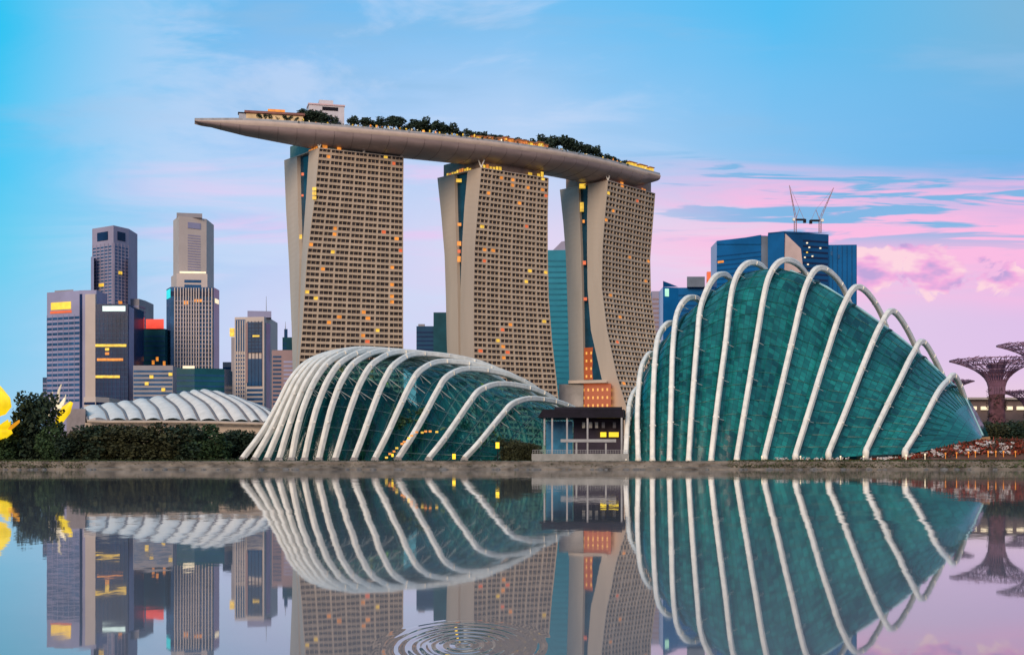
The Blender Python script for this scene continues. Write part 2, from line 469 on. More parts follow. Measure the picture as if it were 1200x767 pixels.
def loft(sections, sub, M, scallop=0.0, out=None):
    """smooth loft through section polylines (all resampled to M+1 points); returns rows and uvs"""
    secs = [resample(s, M) for s in sections]
    rows, uvs = [], []
    n = len(secs)
    for i in range((n-1)*sub+1):
        t = i/sub; k = min(int(t), n-2); f = t-k
        a, b, c_, d = secs[max(k-1, 0)], secs[k], secs[k+1], secs[min(k+2, n-1)]
        row_ = []
        for j in range(M+1):
            p = .5*((2*b[j])+(c_[j]-a[j])*f+(2*a[j]-5*b[j]+4*c_[j]-d[j])*f*f+(3*b[j]-a[j]-3*c_[j]+d[j])*f**3)
            if scallop: p = p+Vector((-.25, -1, .15))*scallop*math.sin(math.pi*f)*math.sin(math.pi*min(1, j/M*1.6+.1))
            row_.append(p); uvs.append((t, j/M))
        rows.append(row_)
    return rows, uvs

# ---- low wide conservatory (left)
def zl(X, Y): return 270+X/2.79, 390+Y/2.79
FD = 392.0
fx = [40, 80, 120, 160, 200, 243, 290, 343, 405, 473, 548, 648, 765]
ap = [(385, 60), (398, 57), (410, 55), (425, 53), (445, 53), (480, 55), (520, 58), (570, 62), (628, 68), (705, 93), (785, 117), (890, 166), (990, 214)]
bx = [760, 790, 820, 855, 890, 930, 975, 1035, 1090, 1120, 1128, 1168, 1230]
vn = (0, .25, .5, .75, .92, 1)
un = [(0, (0, .19, .335, .47, .66, 1)), (4, (0, .07, .175, .345, .58, 1)), (6, (0, .09, .19, .345, .57, 1)), (10, (0, .2, .375, .54, .69, 1)), (12, (0, .205, .385, .565, .715, 1))]
def fd_curve(i):
    us = [interp(i, [(k, u_[q]) for k, u_ in un]) for q in range(6)]
    pts = []
    A = ap[i]
    for u_, v_ in zip(us, vn):
        q = zl(fx[i]+(A[0]-fx[i])*u_, 410+(A[1]-410)*v_)
        pts.append(P(q[0], q[1], FD+32*u_**1.2))
    for th in (25, 48, 70, 90):
        s_, c_ = math.sin(R(th)), math.cos(R(th))
        q = zl(A[0]+(bx[i]-A[0])*s_, A[1]+(418-A[1])*(1-c_))
        pts.append(P(q[0], q[1], FD+32+42*s_))
    pts[-1].z = pts[0].z
    return catmull(pts, 60)
fd = [fd_curve(i) for i in range(13)]
root = thing('glass_conservatory', XD(470, FD)+Vector((0, 0, GZ)), 'low wide glass conservatory with white arched ribs leaning to the right', 'conservatory')
for cv in fd:
    n_ = len(cv)
    rc = resample(catmull(resample(cv, 60), 110), 110)
    rb = MB().rail(rc, .64, .85); 
    for q in range(9, 100, 9): rb.rail([rc[q], rc[q].lerp(rc[q+1], .35)], .68, .89)
    rb.build('rib', M_rib, root)
secs = []
for cv in fd:
    c0 = (cv[0]+cv[-1])/2
    s_ = [c0+(p-c0)*.93+Vector((0, 2.2, -.7)) for p in cv]
    for p in s_: p.z = max(p.z, GZ-.2)
    secs.append(s_)
e0 = [p+Vector((-2.5, 4, -2)) for p in secs[0]]; c0 = (e0[0]+e0[-1])/2
secs = [[c0+(p-c0)*.9 for p in e0]]+secs
e1 = secs[-1]; c1 = (e1[0]+e1[-1])/2+Vector((9, 0, 0))
secs.append([c1+(p-c1)*.62+Vector((6, 0, 0)) for p in e1])
rows, uvs = loft(secs, 5, 36)
M_fg = dome_glass('green_blue_glass', (.012, .21, .25), (.001, .025, .032), 3, 26, .32, .13, .06, 1.42, .025)
mb = MB().grid(rows); mb.build('glass_shell', M_fg, root, True, uvs)
gbm = MB()
for j in range(1, 36, 2): gbm.tube([r_[j]+Vector((0, -.12, .08)) for r_ in rows], .085, 4)
for r_ in rows[2::5]: gbm.tube([v+Vector((0, -.12, .08)) for v in r_], .085, 4)
gbm.build('glazing_bars', mat('pale_glazing_bar', (.10, .17, .17), .4, .2, .5), root)
for q, rb in enumerate([o for o in root.children if o.name.split('.')[0] == 'rib']):
    cv = fd[q]; f0 = cv[0]
    MB().hexa([(f0.x-1.3, f0.y-1.5, GZ-.2), (f0.x+1.3, f0.y-1.5, GZ-.2), (f0.x+1.3, f0.y+1.3, GZ-.2), (f0.x-1.3, f0.y+1.3, GZ-.2)],
              [(f0.x-.8, f0.y-1.0, f0.z+.35), (f0.x+.9, f0.y-1.0, f0.z+.35), (f0.x+.9, f0.y+.9, f0.z+.35), (f0.x-.8, f0.y+.9, f0.z+.35)]).build('footing', M_conc, rb)
    if q > 2:
        c0 = (cv[0]+cv[-1])/2
        for t in (17, 21, 25):
            p_ = cv[t]; g_ = c0+(p_-c0)*.93+Vector((0, 2.2, -.7))
            for dx_ in (-1.1, 1.1): MB().tube([p_, g_+Vector((dx_+1.2, 0, -.6))], .11, 5).build('strut', M_rib, rb)
capm = MB(); e = resample(secs[0], 36)
capm.grid([[e[k].lerp(e[-1-k], q/6) for q in range(7)] for k in range(18)]); capm.build('end_glass', winglass('end_glass_tint', (.01, .05, .05), .15), root)
# planting inside, seen dimly through the panes
pl_ = MB(); rnd = random.Random(4)
for k in range(80):
    px = rnd.uniform(322, 610)
    d = rnd.uniform(403, 435)
    h = interp(px, [(325, 8), (380, 21), (470, 22), (540, 15), (600, 5)])*rnd.uniform(.2, .8)
    p = XD(px, d); r_ = rnd.uniform(2.0, 4.2)
    leaf_cloud(pl_, p+Vector((0, 0, GZ+h)), r_, r_, r_*.7, 110, .5, rnd)
    pl_.tube([p+Vector((0, 0, GZ)), p+Vector((rnd.uniform(-.6, .6), 0, GZ+h))], [.25, .12], 5)
    leaf_cloud(pl_, p+Vector((0, 0, GZ+1.2)), 4.5, 3, 1.8, 70, .5, rnd)
tag(pl_.build('conservatory_planting', mat('indoor_foliage', (.035, .085, .03), .6, .6, .4)), 'dim green planting seen through the panes of the low conservatory', 'planting', kind='stuff')

# ---- tall conservatory (right)
def zr(X, Y): return 700+X/2.4, 280+Y/2.4
CD = 390.0
cr_ = [
 [(80, 618), (85, 520), (92, 462), (106, 428), (124, 420), (140, 450)],
 [(115, 618), (113, 490), (120, 385), (135, 338), (155, 322), (178, 345)],
 [(155, 620), (157, 450), (165, 312), (180, 258), (208, 236), (236, 262)],
 [(203, 620), (208, 450), (213, 300), (226, 205), (262, 164), (300, 200)],
 [(257, 620), (268, 450), (280, 300), (294, 180), (338, 102), (384, 135)],
 [(320, 620), (340, 450), (360, 300), (384, 125), (432, 66), (488, 118)],
 [(392, 618), (420, 450), (446, 295), (482, 108), (536, 59), (597, 122)],
 [(470, 613), (505, 470), (545, 300), (588, 130), (634, 82), (702, 160)],
 [(557, 608), (600, 470), (640, 340), (692, 188), (738, 135), (803, 222)],
 [(650, 602), (700, 480), (750, 350), (798, 240), (836, 205), (896, 306)],
 [(755, 596), (800, 500), (850, 398), (888, 322), (920, 292), (978, 400)],
 [(865, 597), (910, 522), (955, 436), (982, 402), (1008, 388), (1046, 482)]]
gl = [(112, 462), (150, 360), (202, 280), (268, 205), (348, 135), (440, 95), (547, 93), (648, 138), (750, 204), (850, 276), (940, 352), (1018, 438), (1083, 553)]
gb_ = [(88, 625), (122, 627), (163, 628), (213, 628), (270, 628), (337, 628), (411, 627), (491, 624), (580, 620), (676, 614), (782, 607), (892, 600), (1080, 561)]
croot = thing('tall_glass_conservatory', XD(880, CD)+Vector((0, 0, GZ)), 'tall teal glass conservatory with twelve white hoop ribs in front of the blue towers', 'conservatory')
shell_secs = []
for i in range(12):
    q = cr_[i]; fr = [0, .28, .55, .8, 1]
    dz = [CD+34*f**1.3 for f in fr]
    pts = [P(*zr(*q[k]), dz[k]) for k in range(5)]
    tail = P(*zr(*q[5]), CD+50)
    end = P(*zr(q[5][0]+ (q[5][0]-q[4][0])*.55, 612), CD+66); end.z = GZ
    mid = (tail+end)/2; mid.z += (tail.z-end.z)*.12; mid.x = tail.x+(end.x-tail.x)*.7
    pts += [tail, mid, end]
    cv = resample(catmull(pts, 70), 60)
    rc = resample(catmull(cv, 120), 120)
    rb = MB().rail(rc, .70, .88)
    for q in range(10, 110, 10): rb.rail([rc[q], rc[q].lerp(rc[q+1], .35)], .74, .92)
    rb = rb.build('rib', M_rib, croot)
    f0 = cv[0]
    MB().tube([f0+Vector((0, -.1, 1.2)), f0+Vector((0, -.1, -.2)), Vector((f0.x, f0.y-.1, GZ-.2))], [.55, 1.0, .75], 10).build('foot', M_rib, rb, True)
    shell_secs.append((i, cv))
gsec = []
for i in range(13):
    q = cr_[min(i, 11)]
    fr = [0, .28, .55, .8, 1]
    bz, rz_ = gb_[i], gl[i]
    if i < 12:
        us = [((q[k][0]-q[0][0])/max(q[4][0]-q[0][0], 1), (q[0][1]-q[k][1])/(q[0][1]-q[4][1])) for k in range(5)]
        if i >= 6: us = [(u_*.92+v_*.08 if k not in (0, 4) else u_, v_) for k, (u_, v_) in enumerate(us)]
    else: us = [(0, 0), (.3, .3), (.5, .5), (.8, .8), (1, 1)]
    dep = 34 if i < 12 else 12
    base = CD+4.5 if i < 12 else CD+22
    pts = [P(*zr(bz[0]+(rz_[0]-bz[0])*u_, bz[1]+(rz_[1]-bz[1])*v_), base+dep*f**1.25) for (u_, v_), f in zip(us, fr)]
    if i == 12: bk_ = pts[-1]+Vector((.5, 6, -4))
    else: bk_ = P(*zr(rz_[0]+40+6*i*(i > 7), 600), base+62); bk_.z = max(GZ, pts[0].z)
    m1 = pts[-1].lerp(bk_, .3)+Vector((0, 3, 5 if i < 12 else 0)); m2 = pts[-1].lerp(bk_, .7)+Vector((0, 2, 4 if i < 12 else 0))
    gsec.append(catmull(pts+[m1, m2, bk_], 60))
rows, uvs = loft(gsec, 8, 56, 1.5)
M_cg = dome_glass('teal_glass', (.014, .235, .215), (.001, .046, .056), 6, 84, .95, .21, .06, 1.42, .075)
MB().grid(rows).build('glass_shell', M_cg, croot, True, uvs)
MB().tube([max(g, key=lambda v: v.z) for g in gsec[6:]], .45, 6).build('ridge_beam', mat('pale_blue_ridge', (.32, .55, .58), .4, .1, .3), croot, True)
gbm = MB()
for j in range(2, 40, 2): gbm.tube([r_[j]+Vector((0, -.10, .05)) for r_ in rows[:91]], .085, 4)
gbm.build('glazing_bars', mat('teal_glazing_bar', (.012, .10, .09), .4, .2, .5), croot)
for k in range(1, 12):  # dark tubes added in place of the shade bands beside each rib
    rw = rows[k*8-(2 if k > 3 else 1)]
    MB().tube([v+Vector((0, -.25, .05)) for v in rw[:34]], .62 if k < 8 else .4, 6).build('shade_band', mat('dark_green_shade_band', (.003, .050, .052), .5, .3, .3), croot, True)
# short struts from each rib to the glass
for i, cv in shell_secs[3:]:
    rb = [o for o in croot.children if o.name.split('.')[0] == 'rib'][i]
    for t in range(5, 31, 5):
        p = cv[t]
        MB().tube([p+Vector((.4, .3, 0)), p+Vector((3.0, 4.6, -.5))], .14, 5).build('strut', M_rib, rb)
mt = MB(); mt.lathe([(30, 0), (26, 8), (19, 20), (12, 32), (6, 40), (0.2, 43)], 20, XD(880, CD+38)+Vector((0, 0, GZ)))
tag(mt.build('planted_mound', mat('indoor_moss', (.02, .07, .035), .9, .5, .3)), 'mossy planted mound standing inside the tall teal conservatory', 'planted mound', kind='stuff')

# ------------------------------------------------------------------ three hotel towers
def hotel_tower(label, keys, dD, dA, dE, nbay, groups, seed, litp, crownmat, shift=0.0, litcol=(M_lit_o, M_lit_y, M_lit_o, M_lit_r), gapfade=None):
    rnd = random.Random(seed)
    ytop = keys[0][0]
    ztop = ZP(ytop, dD)
    def sec(z):
        y = HZ-(z-CH)*F/dD
        a, b, c_, d, e = [interp(y, [(k[0], k[q]) for k in keys]) for q in range(1, 6)]
        sh = -(d-keys[0][4])/F*dD*shift if d > keys[0][4]-8 else 0
        A = XD(a, dA); D = XD(d, dD+sh); E = XD(e, dE+sh)
        B = XD(b, dA+(dD-dA)*(b-a)/max(d-a, 1)); C = XD(c_, dA+(dD+sh-dA)*(c_-a)/max(d-a, 1))
        return A, B, C, D, E
    A, B, C, D, E = sec(GZ)
    root = thing('hotel_tower', Vector((D.x, D.y, GZ)), label, 'hotel tower')
    fh = 3.38; nf = int((ztop-GZ)/fh)
    zs = [ztop-fh*k for k in range(nf+1)]
    S_ = [sec(z) for z in zs]
    up = lambda p, z: Vector((p.x, p.y, z))
    # smooth end walls, one per slab, and their hidden sides
    for nm, (i0, i1) in (('rear_slab', (0, 1)), ('front_slab', (2, 3))):
        mb = MB()
        rws = []
        for z, s in zip(zs, S_):
            ev = (s[4]-s[3])
            q0, q1 = s[i0], s[i1]
            if i0 == 0: loop = [q1+ev*.97, q1, q0, q0+ev*.97]
            else: loop = [q0+ev*.985, q0, q1]
            rws.append([up(p, z) for p in loop])
        mb.grid(rws)
        mb.face(*([rws[0][0], rws[0][1], rws[0][2]]+([rws[0][3]] if i0 == 0 else [up(S_[0][4], zs[0])])))
        mb.build(nm, M_beige, root)
    # end return on the far right of the facade
    mb = MB(); mb.grid([[up(s[4], z), up(s[2]+(s[4]-s[3])*.985, z)] for z, s in zip(zs, S_)]); mb.build('side_wall', M_beige, root)
    # glazed slot between the slabs
    mb = MB(); mb.grid([[up(s[1].lerp(s[4]-s[3]+s[1], .04), z), up(s[2].lerp(s[4]-s[3]+s[2], .04), z)] for z, s in zip(zs, S_)])
    gp_ = mb.build('glass_slot', M_gap, root)
    # balcony facade with recessed openings
    mb = MB(); wins = []
    edges = []
    wpos = [0.0]
    for g in groups: wpos.append(wpos[-1]+g)
    tot = wpos[-1]; pier, thin = .012, .0014
    for gi, g in enumerate(groups):
        g0 = wpos[gi]/tot; g1 = wpos[gi+1]/tot
        for b in range(g):
            a0 = g0+(g1-g0)*b/g+(pier if b == 0 else thin)*.6; a1 = g0+(g1-g0)*(b+1)/g-(pier if b == g-1 else thin)*.6
            edges.append((a0, a1))
    for r_ in range(nf):
        s1, s0 = S_[r_], S_[r_+1]
        z1, z0 = zs[r_], zs[r_+1]
        nrm = Vector(((s0[4]-s0[3]).y, -(s0[4]-s0[3]).x, 0)).normalized()
        def q(a, t, dep=0):
            p = (s0[3].lerp(s0[4], a)).lerp(s1[3].lerp(s1[4], a), t)
            p = p-nrm*dep
            return Vector((p.x, p.y, z0+(z1-z0)*t))
        t0, t1 = .40, .97
        mb.face(q(0, 0), q(1, 0), q(1, t0), q(0, t0)); mb.face(q(0, t1), q(1, t1), q(1, 1), q(0, 1))
        last = 0.0
        for (a0, a1) in edges:
            mb.face(q(last, t0), q(a0, t0), q(a0, t1), q(last, t1)); last = a1
            D_ = 1.0
            mb.face(q(a0, t0), q(a1, t0), q(a1, t0, D_), q(a0, t0, D_)); mb.face(q(a0, t1), q(a0, t1, D_), q(a1, t1, D_), q(a1, t1))
            mb.face(q(a0, t0), q(a0, t0, D_), q(a0, t1, D_), q(a0, t1)); mb.face(q(a1, t0), q(a1, t1), q(a1, t1, D_), q(a1, t0, D_))
            wins.append((r_, q(a0, t0, D_), q(a1, t0, D_), q(a1, t1, D_), q(a0, t1, D_), q(a0, t0, .15), q(a1, t0, .15), q(a1, t1, .15), q(a0, t1, .15)))
        mb.face(q(last, t0), q(1, t0), q(1, t1), q(last, t1))
    fac = mb.build('balcony_facade', M_grid, root)
    rest = MB(); cnt = 0
    nl = 0
    rows_lit = {}
    for wdat in wins:
        r_ = wdat[0]
        vis = HZ-(zs[r_]-CH)*F/dD
        pr = litp(vis)
        if vis < 450 and rnd.random() < pr and nl < 75:
            nl += 1
            m_ = MB(); a, b = wdat[1:5], wdat[5:9]
            m_.hexa([p for p in a], [x.lerp(y, rnd.uniform(.3, .8)) for x, y in zip(a, b)]); m_.build('lit_window', rnd.choice(litcol), fac)
        elif cnt < 100-nbay*0 and r_ < 8 and cnt < 92:
            m_ = MB(); m_.face(*wdat[1:5]); m_.build('window', M_win, fac); cnt += 1
        else: rest.face(*wdat[1:5])
    rest.build('window', M_win, fac, kind='stuff')
    # roof plate and recessed crown floor under the sky terrace
    t = S_[0]
    ev = t[4]-t[3]; back = t[0]-t[3]
    pl4 = [t[3]+ev*.03+back*.06, t[4]-ev*.03+back*.06, t[4]+back*.9-ev*.03, t[3]+back*.9+ev*.03]
    MB().prism([t[3], t[4], t[4]+back*.98, t[0]+(t[3]-t[0])*.0], ztop-.5, ztop+.02).build('roof', M_beige, root)
    cw = MB().prism(pl4, ztop+.03, ztop+7.5).build('crown', crownmat, root)
    return root, S_, zs, sec, ztop

K1 = [(173, 333, 348, 362, 374, 473), (230, 335, 349, 358.4, 368.8, 472.5), (300, 338.8, 350.8, 353.4, 359.7, 472.5), (384, 342, 349.5, 350.5, 354, 472.5),
      (430, 343, 347, 347.6, 350, 473), (560, 339, 343, 343.6, 347, 474)]
K2 = [(196, 512.5, 532.6, 548, 564, 643), (240, 517, 533.5, 544, 560, 642), (290, 521, 535, 541, 556, 642), (340, 522.5, 536.3, 539.6, 555, 643), (394, 523.5, 537, 539.5, 555, 647), (430, 525, 538, 540, 555.5, 651),
      (470, 525, 538, 539.5, 556, 655), (560, 525, 538, 539, 558, 664)]
K3 = [(211, 656, 678, 689, 712.5, 768), (250, 660, 679.5, 688, 709, 765), (290, 663, 681, 688, 706, 762), (335, 664.5, 682, 688.5, 705, 763), (385, 666, 683, 692.5, 711, 769), (440, 667, 684, 704.5, 722.5, 780),
      (476, 667, 684, 713, 733.5, 791), (560, 667, 684, 735, 760, 818)]
M_crown1 = mat('green_crown_glass', (.10, .14, .11), .3, .3, .3)
M_crown2 = mat('bronze_crown', (.20, .13, .09), .4, .3, .3)
M_crown3 = mat('terracotta_crown', (.34, .20, .14), .6, .2, .3)
T1 = hotel_tower('leftmost slab hotel tower with a flat front and one narrow blue glass slot', K1, 780, 812, 803, 21, (3, 3, 3, 3, 3, 3, 3), 5, lambda y: .032 if y > 260 else .016, M_crown1)
T2 = hotel_tower('middle hotel tower with rows of yellow lights on its top edge', K2, 815, 845, 845, 18, (3, 3, 3, 3, 3, 3), 8, lambda y: .075 if y < 250 else .045, M_crown2, litcol=(M_lit_y, M_lit_o, M_lit_r, M_lit_o))
T3 = hotel_tower('right hotel tower whose front leg sweeps out to the right at the foot', K3, 870, 900, 912, 15, (3, 3, 3, 3, 3), 9, lambda y: .025 if y < 300 else .015, M_crown3, 0.9)
# lights in the slots and on the roofs
def slot_light(Tw, y, t, wd, hg, m):
    root, S_, zs, sec, zt = Tw
    d0 = 800 if Tw is T1 else (838 if Tw is T2 else 893)
    z = ZP(y, d0); s = sec(z)
    p = s[1].lerp(s[2], t); p = p+Vector((0, -1.0, z))
    MB().box(p, wd, .6, hg).build('slot_light', m, root)
for y, t, wd, hg, m in ((207, .55, 1.4, 1.6, M_lit_r), (280, .5, 1.4, 2.4, M_lit_y), (232, .6, 1.2, 1.2, M_lit_r)): slot_light(T1, y, t, wd, hg, m)
for y, t, wd, hg, m in ((215, .35, 3.4, 2.0, M_lit_y), (266, .5, 2.2, 1.8, M_lit_o), (288, .5, 2.4, 2.6, M_lit_o), (306, .5, 2.0, 3.4, M_lit_o), (297, .5, 1.8, 2, M_lit_r)): slot_light(T2, y, t, wd, hg, m)
for y, t, wd, hg, m in ((221, .4, 4, 3, M_lit_y), (245, .3, 2.4, 6, M_lit_y), (262, .5, 1.4, 2, M_lit_o), (310, .5, 2, 2.4, M_lit_r), (352, .5, 2.2, 2, M_lit_r)): slot_light(T3, y, t, wd, hg, m)
def roof_lights(Tw, spans, m):
    root, S_, zs, sec, zt = Tw; s = S_[0]
    for (a, b, h, side) in spans:
        p0, p1 = (s[3].lerp(s[4], a), s[3].lerp(s[4], b)) if side == 'f' else (s[0].lerp(s[3], a), s[0].lerp(s[3], b))
        o_ = Vector((0, .8, 0)) if side == 'f' else Vector((.8, .4, 0))
        nn = max(1, int((p1-p0).length/2.3))
        for k in range(nn):
            q0, q1 = p0.lerp(p1, (k+.1)/nn), p0.lerp(p1, (k+.85)/nn)
            hk = h*random.uniform(.45, 1.05)
            MB().prism([q0+o_, q1+o_, q1+o_+Vector((0, 1.2, 0)), q0+o_+Vector((0, 1.2, 0))], zt+.05, zt+hk).build('roof_light', random.choice((m, m, M_lit_o)), root)
roof_lights(T2, ((.02, .30, 3.2, 'f'), (.68, .76, 3.2, 'f'), (.82, .93, 3.2, 'f'), (.18, .75, 2.4, 'e')), M_lit_y)
roof_lights(T1, ((.03, .10, 2.6, 'f'), (.2, .26, 3.4, 'f'), (.66, .92, 2.2, 'e')), M_lit_o)
roof_lights(T3, ((.25, .33, 2.0, 'f'), (.7, .8, 2.0, 'f')), M_lit_o)
# glowing strip of lit rooms on the first tower's corner, and the orange atrium below the third
s = T1[3](ZP(227, 780)); 
for k in range(3): MB().box(s[3]+Vector((-.3, -.35, ZP(221.5+k*5.2, 780))), 2.2, .5, 1.9).build('lit_stairwell', M_lit_y, T1[0])
def atrium_mat():
    m = bpy.data.materials.new('orange_atrium_glass'); m.use_nodes = True
    n = NT(m.node_tree); b = n.n['Principled BSDF']
    x, y, z = n.xyz(n.new('ShaderNodeTexCoord').outputs['Object'])
    fz = n.m('FRACT', n.m('MULTIPLY', z, .20)); fxx = n.m('FRACT', n.m('MULTIPLY', x, .34))
    dot = n.m('MULTIPLY', n.m('LESS_THAN', n.m('ABSOLUTE', n.m('SUBTRACT', fz, .5)), .17), n.m('LESS_THAN', n.m('ABSOLUTE', n.m('SUBTRACT', fxx, .5)), .17))
    ec = n.mix(dot, (.30, .055, .012), (1.0, .5, .1))
    n.put(b.inputs['Emission Color'], ec); b.inputs['Emission Strength'].default_value = .95
    b.inputs['Base Color'].default_value = (.15, .04, .02, 1); b.inputs['Roughness'].default_value = .3
    return m
M_atr = atrium_mat()
rt3 = T3[0]
ring = []
zz = [ZP(y, 893) for y in (408, 425, 445)]
mb = MB(); mb.grid([[XD(684.5, 889)+Vector((0, 0, z)), XD(interp(y, [(408, 697.5), (425, 701), (445, 706)]), 884)+Vector((0, 0, z))] for y, z in zip((408, 425, 445), zz)])
mb.build('atrium_glass', M_atr, rt3)
mb = MB().prism([XD(684, 868), XD(716, 862), XD(716, 880), XD(684, 888)], GZ, ZP(450, 870)); mb.build('atrium_front', M_atr, rt3)
MB().prism([XD(666, 866), XD(711, 858), XD(711, 880), XD(666, 888)], ZP(449.5, 870), ZP(446, 870)).build('atrium_canopy', M_beige, rt3)
mb = MB().prism([XD(655, 868), XD(683.5, 866), XD(683.5, 890), XD(655, 890)], GZ, ZP(450, 868)); mb.build('podium', mat('podium_stone', (.30, .27, .25), .7, .3, .1), rt3)

# ------------------------------------------------------------------ sky terrace across the tower tops
rim_y = [(228, 141), (285, 140.5), (350, 144.5), (416, 150), (468, 154.5), (500, 157.5), (578, 166), (656, 177), (709, 187.5), (774, 205)]
rim_d = [(228, 757), (290, 763), (350, 769), (430, 778.5), (500, 790), (580, 808), (656, 832), (715, 863), (774, 900)]
rim = [P(228+(774-228)*k/60, interp(228+(774-228)*k/60, rim_y), interp(228+(774-228)*k/60, rim_d)) for k in range(61)]
for _ in range(4):
    rim = [rim[0]]+[(a+b*2+c_)/4 for a, b, c_ in zip(rim, rim[1:], rim[2:])]+[rim[-1]]
rim = resample(rim, 90)
deck = thing('sky_terrace', Vector((rim[45].x, rim[45].y, rim[45].z)), 'long boat shaped sky terrace lying across the three tower tops', 'sky terrace')
def halfw(s): return 18.5*min(1, (s/.30))**.62*(1 if s < .93 else max(.05, 1-((s-.93)/.07)**2)**.5)
hull_rows, top_rows, fas_rows, edge_pts = [], [], [], []
for k, p in enumerate(rim):
    s = k/90
    t = (rim[min(k+1, 90)]-rim[max(k-1, 0)]); nb = Vector((-t.y, t.x, 0)).normalized()
    hw = max(.25, halfw(s)); hh = 6.6*min(1, s/.2)**.75*(1 if s < .93 else max(.08, 1-((s-.93)/.07)**2)**.5)+.15
    fz = 2.6*min(1, s/.1+.12)*(1 if s < .96 else .6)
    cen = p+nb*hw
    sec_ = []
    for q in range(15):
        th = math.pi*q/14
        sec_.append(cen-nb*hw*math.cos(th)*(1-.03)+Vector((0, 0, -fz-hh*math.sin(th)**.85)))
    hull_rows.append(sec_)
    fas_rows.append([p-nb*.0, p-nb*.35+Vector((0, 0, -fz*.5)), sec_[0]])
    top_rows.append([p, cen, p+nb*hw*2])
    edge_pts.append((p, nb, hw, s))
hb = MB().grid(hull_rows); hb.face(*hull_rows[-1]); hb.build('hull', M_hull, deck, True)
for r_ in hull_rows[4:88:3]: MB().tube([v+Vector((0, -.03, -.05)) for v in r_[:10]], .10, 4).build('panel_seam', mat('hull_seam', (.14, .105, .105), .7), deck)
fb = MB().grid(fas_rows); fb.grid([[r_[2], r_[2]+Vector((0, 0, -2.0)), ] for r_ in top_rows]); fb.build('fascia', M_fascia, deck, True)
MB().grid(top_rows).build('deck_floor', mat('deck_timber', (.22, .16, .11), .7, .3, .5), deck)
pp = MB().grid([[p+nb*.3, p+nb*.3+Vector((0, 0, 1.3))] for p, nb, hw, s in edge_pts]); pp.build('parapet', mat('glass_parapet', (.34, .33, .33), .2, .2, .4), deck)
def on_deck(px, back):
    i = min(range(91), key=lambda k: abs(600+rim[k].x/rim[k].y*F-px))
    p, nb, hw, s = edge_pts[i]
    t = (rim[min(i+1, 90)]-rim[max(i-1, 0)])
    return p+nb*min(back, hw*1.6), math.atan2(t.y, t.x)
def deck_block(name, label, cat, pxa, pxb, back, dep, h, m, z0=0.0, group=None):
    a, ra = on_deck(pxa, back); b, rb_ = on_deck(pxb, back)
    c_ = (a+b)/2; L = (b-a).length
    ang = math.atan2((b-a).y, (b-a).x)
    zb = min(a.z, b.z)+z0
    return Vector((c_.x, c_.y, zb)), L, ang
# roof-top pavilion (white box)
c_, L, ang = deck_block('', '', '', 362, 410, 14, 10, 12, None)
o = thing('rooftop_pavilion', c_, 'white box pavilion rising behind the trees on the sky terrace', 'pavilion')
M_wbox = mat('pavilion_white', (.55, .50, .52), .6, .1, .2)
MB().box(c_+Vector((0, 0, 7.0)), L*.96, 10, 14.0, ang).build('wall', M_wbox, o)
MB().box(c_+Vector((0, 0, 14.4)), L, 11, .8, ang).build('roof', mat('pink_coping', (.60, .40, .40), .6, .1, .2), o)
MB().box(c_+Vector((0, 0, 16.2)), 8, 6, 2.8, ang).build('plant_room', M_wbox, o)
MB().box(c_+Matrix.Rotation(ang, 3, 'Z') @ Vector((2, -5.1, 12.2)), 9, .3, 2.0, ang).build('vent', M_dark, o)
# restaurant near the bow
c_, L, ang = deck_block('', '', '', 287, 352, 5, 8, 5, None)
o = thing('rooftop_restaurant', c_, 'long warmly lit restaurant with a red brown roof near the terrace bow', 'restaurant')
MB().box(c_+Vector((0, 0, 2.6)), L, 7, 3.6, ang).build('glass_front', glow('restaurant_light', (.80, .52, .26), .75, .5, .25), o)
MB().box(c_+Vector((0, 0, 5.3)), L+2, 10, 1.2, ang).build('roof', mat('red_brown_roof', (.22, .09, .07), .7, .3, .3), o)
MB().box(c_+Matrix.Rotation(ang, 3, 'Z') @ Vector((1, 0, 6.9)), L*.3, 5, 2.0, ang).build('roof_lantern', M_lit_o, o)
c_, L, ang = deck_block('', '', '', 279, 287, 4, 4, 4, None)
o = thing('lookout_shelter', c_, 'small grey glass shelter between the bow and the restaurant', 'shelter')
MB().box(c_+Vector((0, 0, 2.2)), 4.5, 4, 4.4, ang).build('wall', M_steel, o); MB().box(c_+Vector((0, 0, 4.7)), 5.5, 5, .5, ang).build('roof', M_dark, o)
# orange cabanas along the pool and at the stern
def cabana(px, lab, grp, m, h=3.4, wd=4.6, back=3.0):
    p, an = on_deck(px, back)
    o = thing('cabana', p, lab, 'cabana', grp)
    MB().box(p+Vector((0, 0, h*.45+.2)), wd*.8, 3, h*.8, an).build('lit_screen', m, o)
    MB().box(p+Vector((0, 0, h+.25)), wd, 3.8, .5, an).build('roof', mat('orange_canvas', (.42, .17, .07), .8, .2, .4), o)
M_cab = glow('cabana_light', (.85, .28, .08), .8, .5, .6)
for k in range(17): cabana(560+k*5.2, 'small orange lit cabana in the long row over the middle hotel tower', 'cabanas along the pool edge', random.choice((M_cab, M_cab, M_cab, M_lit_o, M_lit_y)), 2.8+random.uniform(-.4, 1.3), random.uniform(3.2, 4.4), random.uniform(2.5, 4.5))
for k in range(5): cabana(741+k*6, 'small yellow lit cabana near the stern of the sky terrace', 'cabanas at the stern', M_lit_y, 3.8, 5)
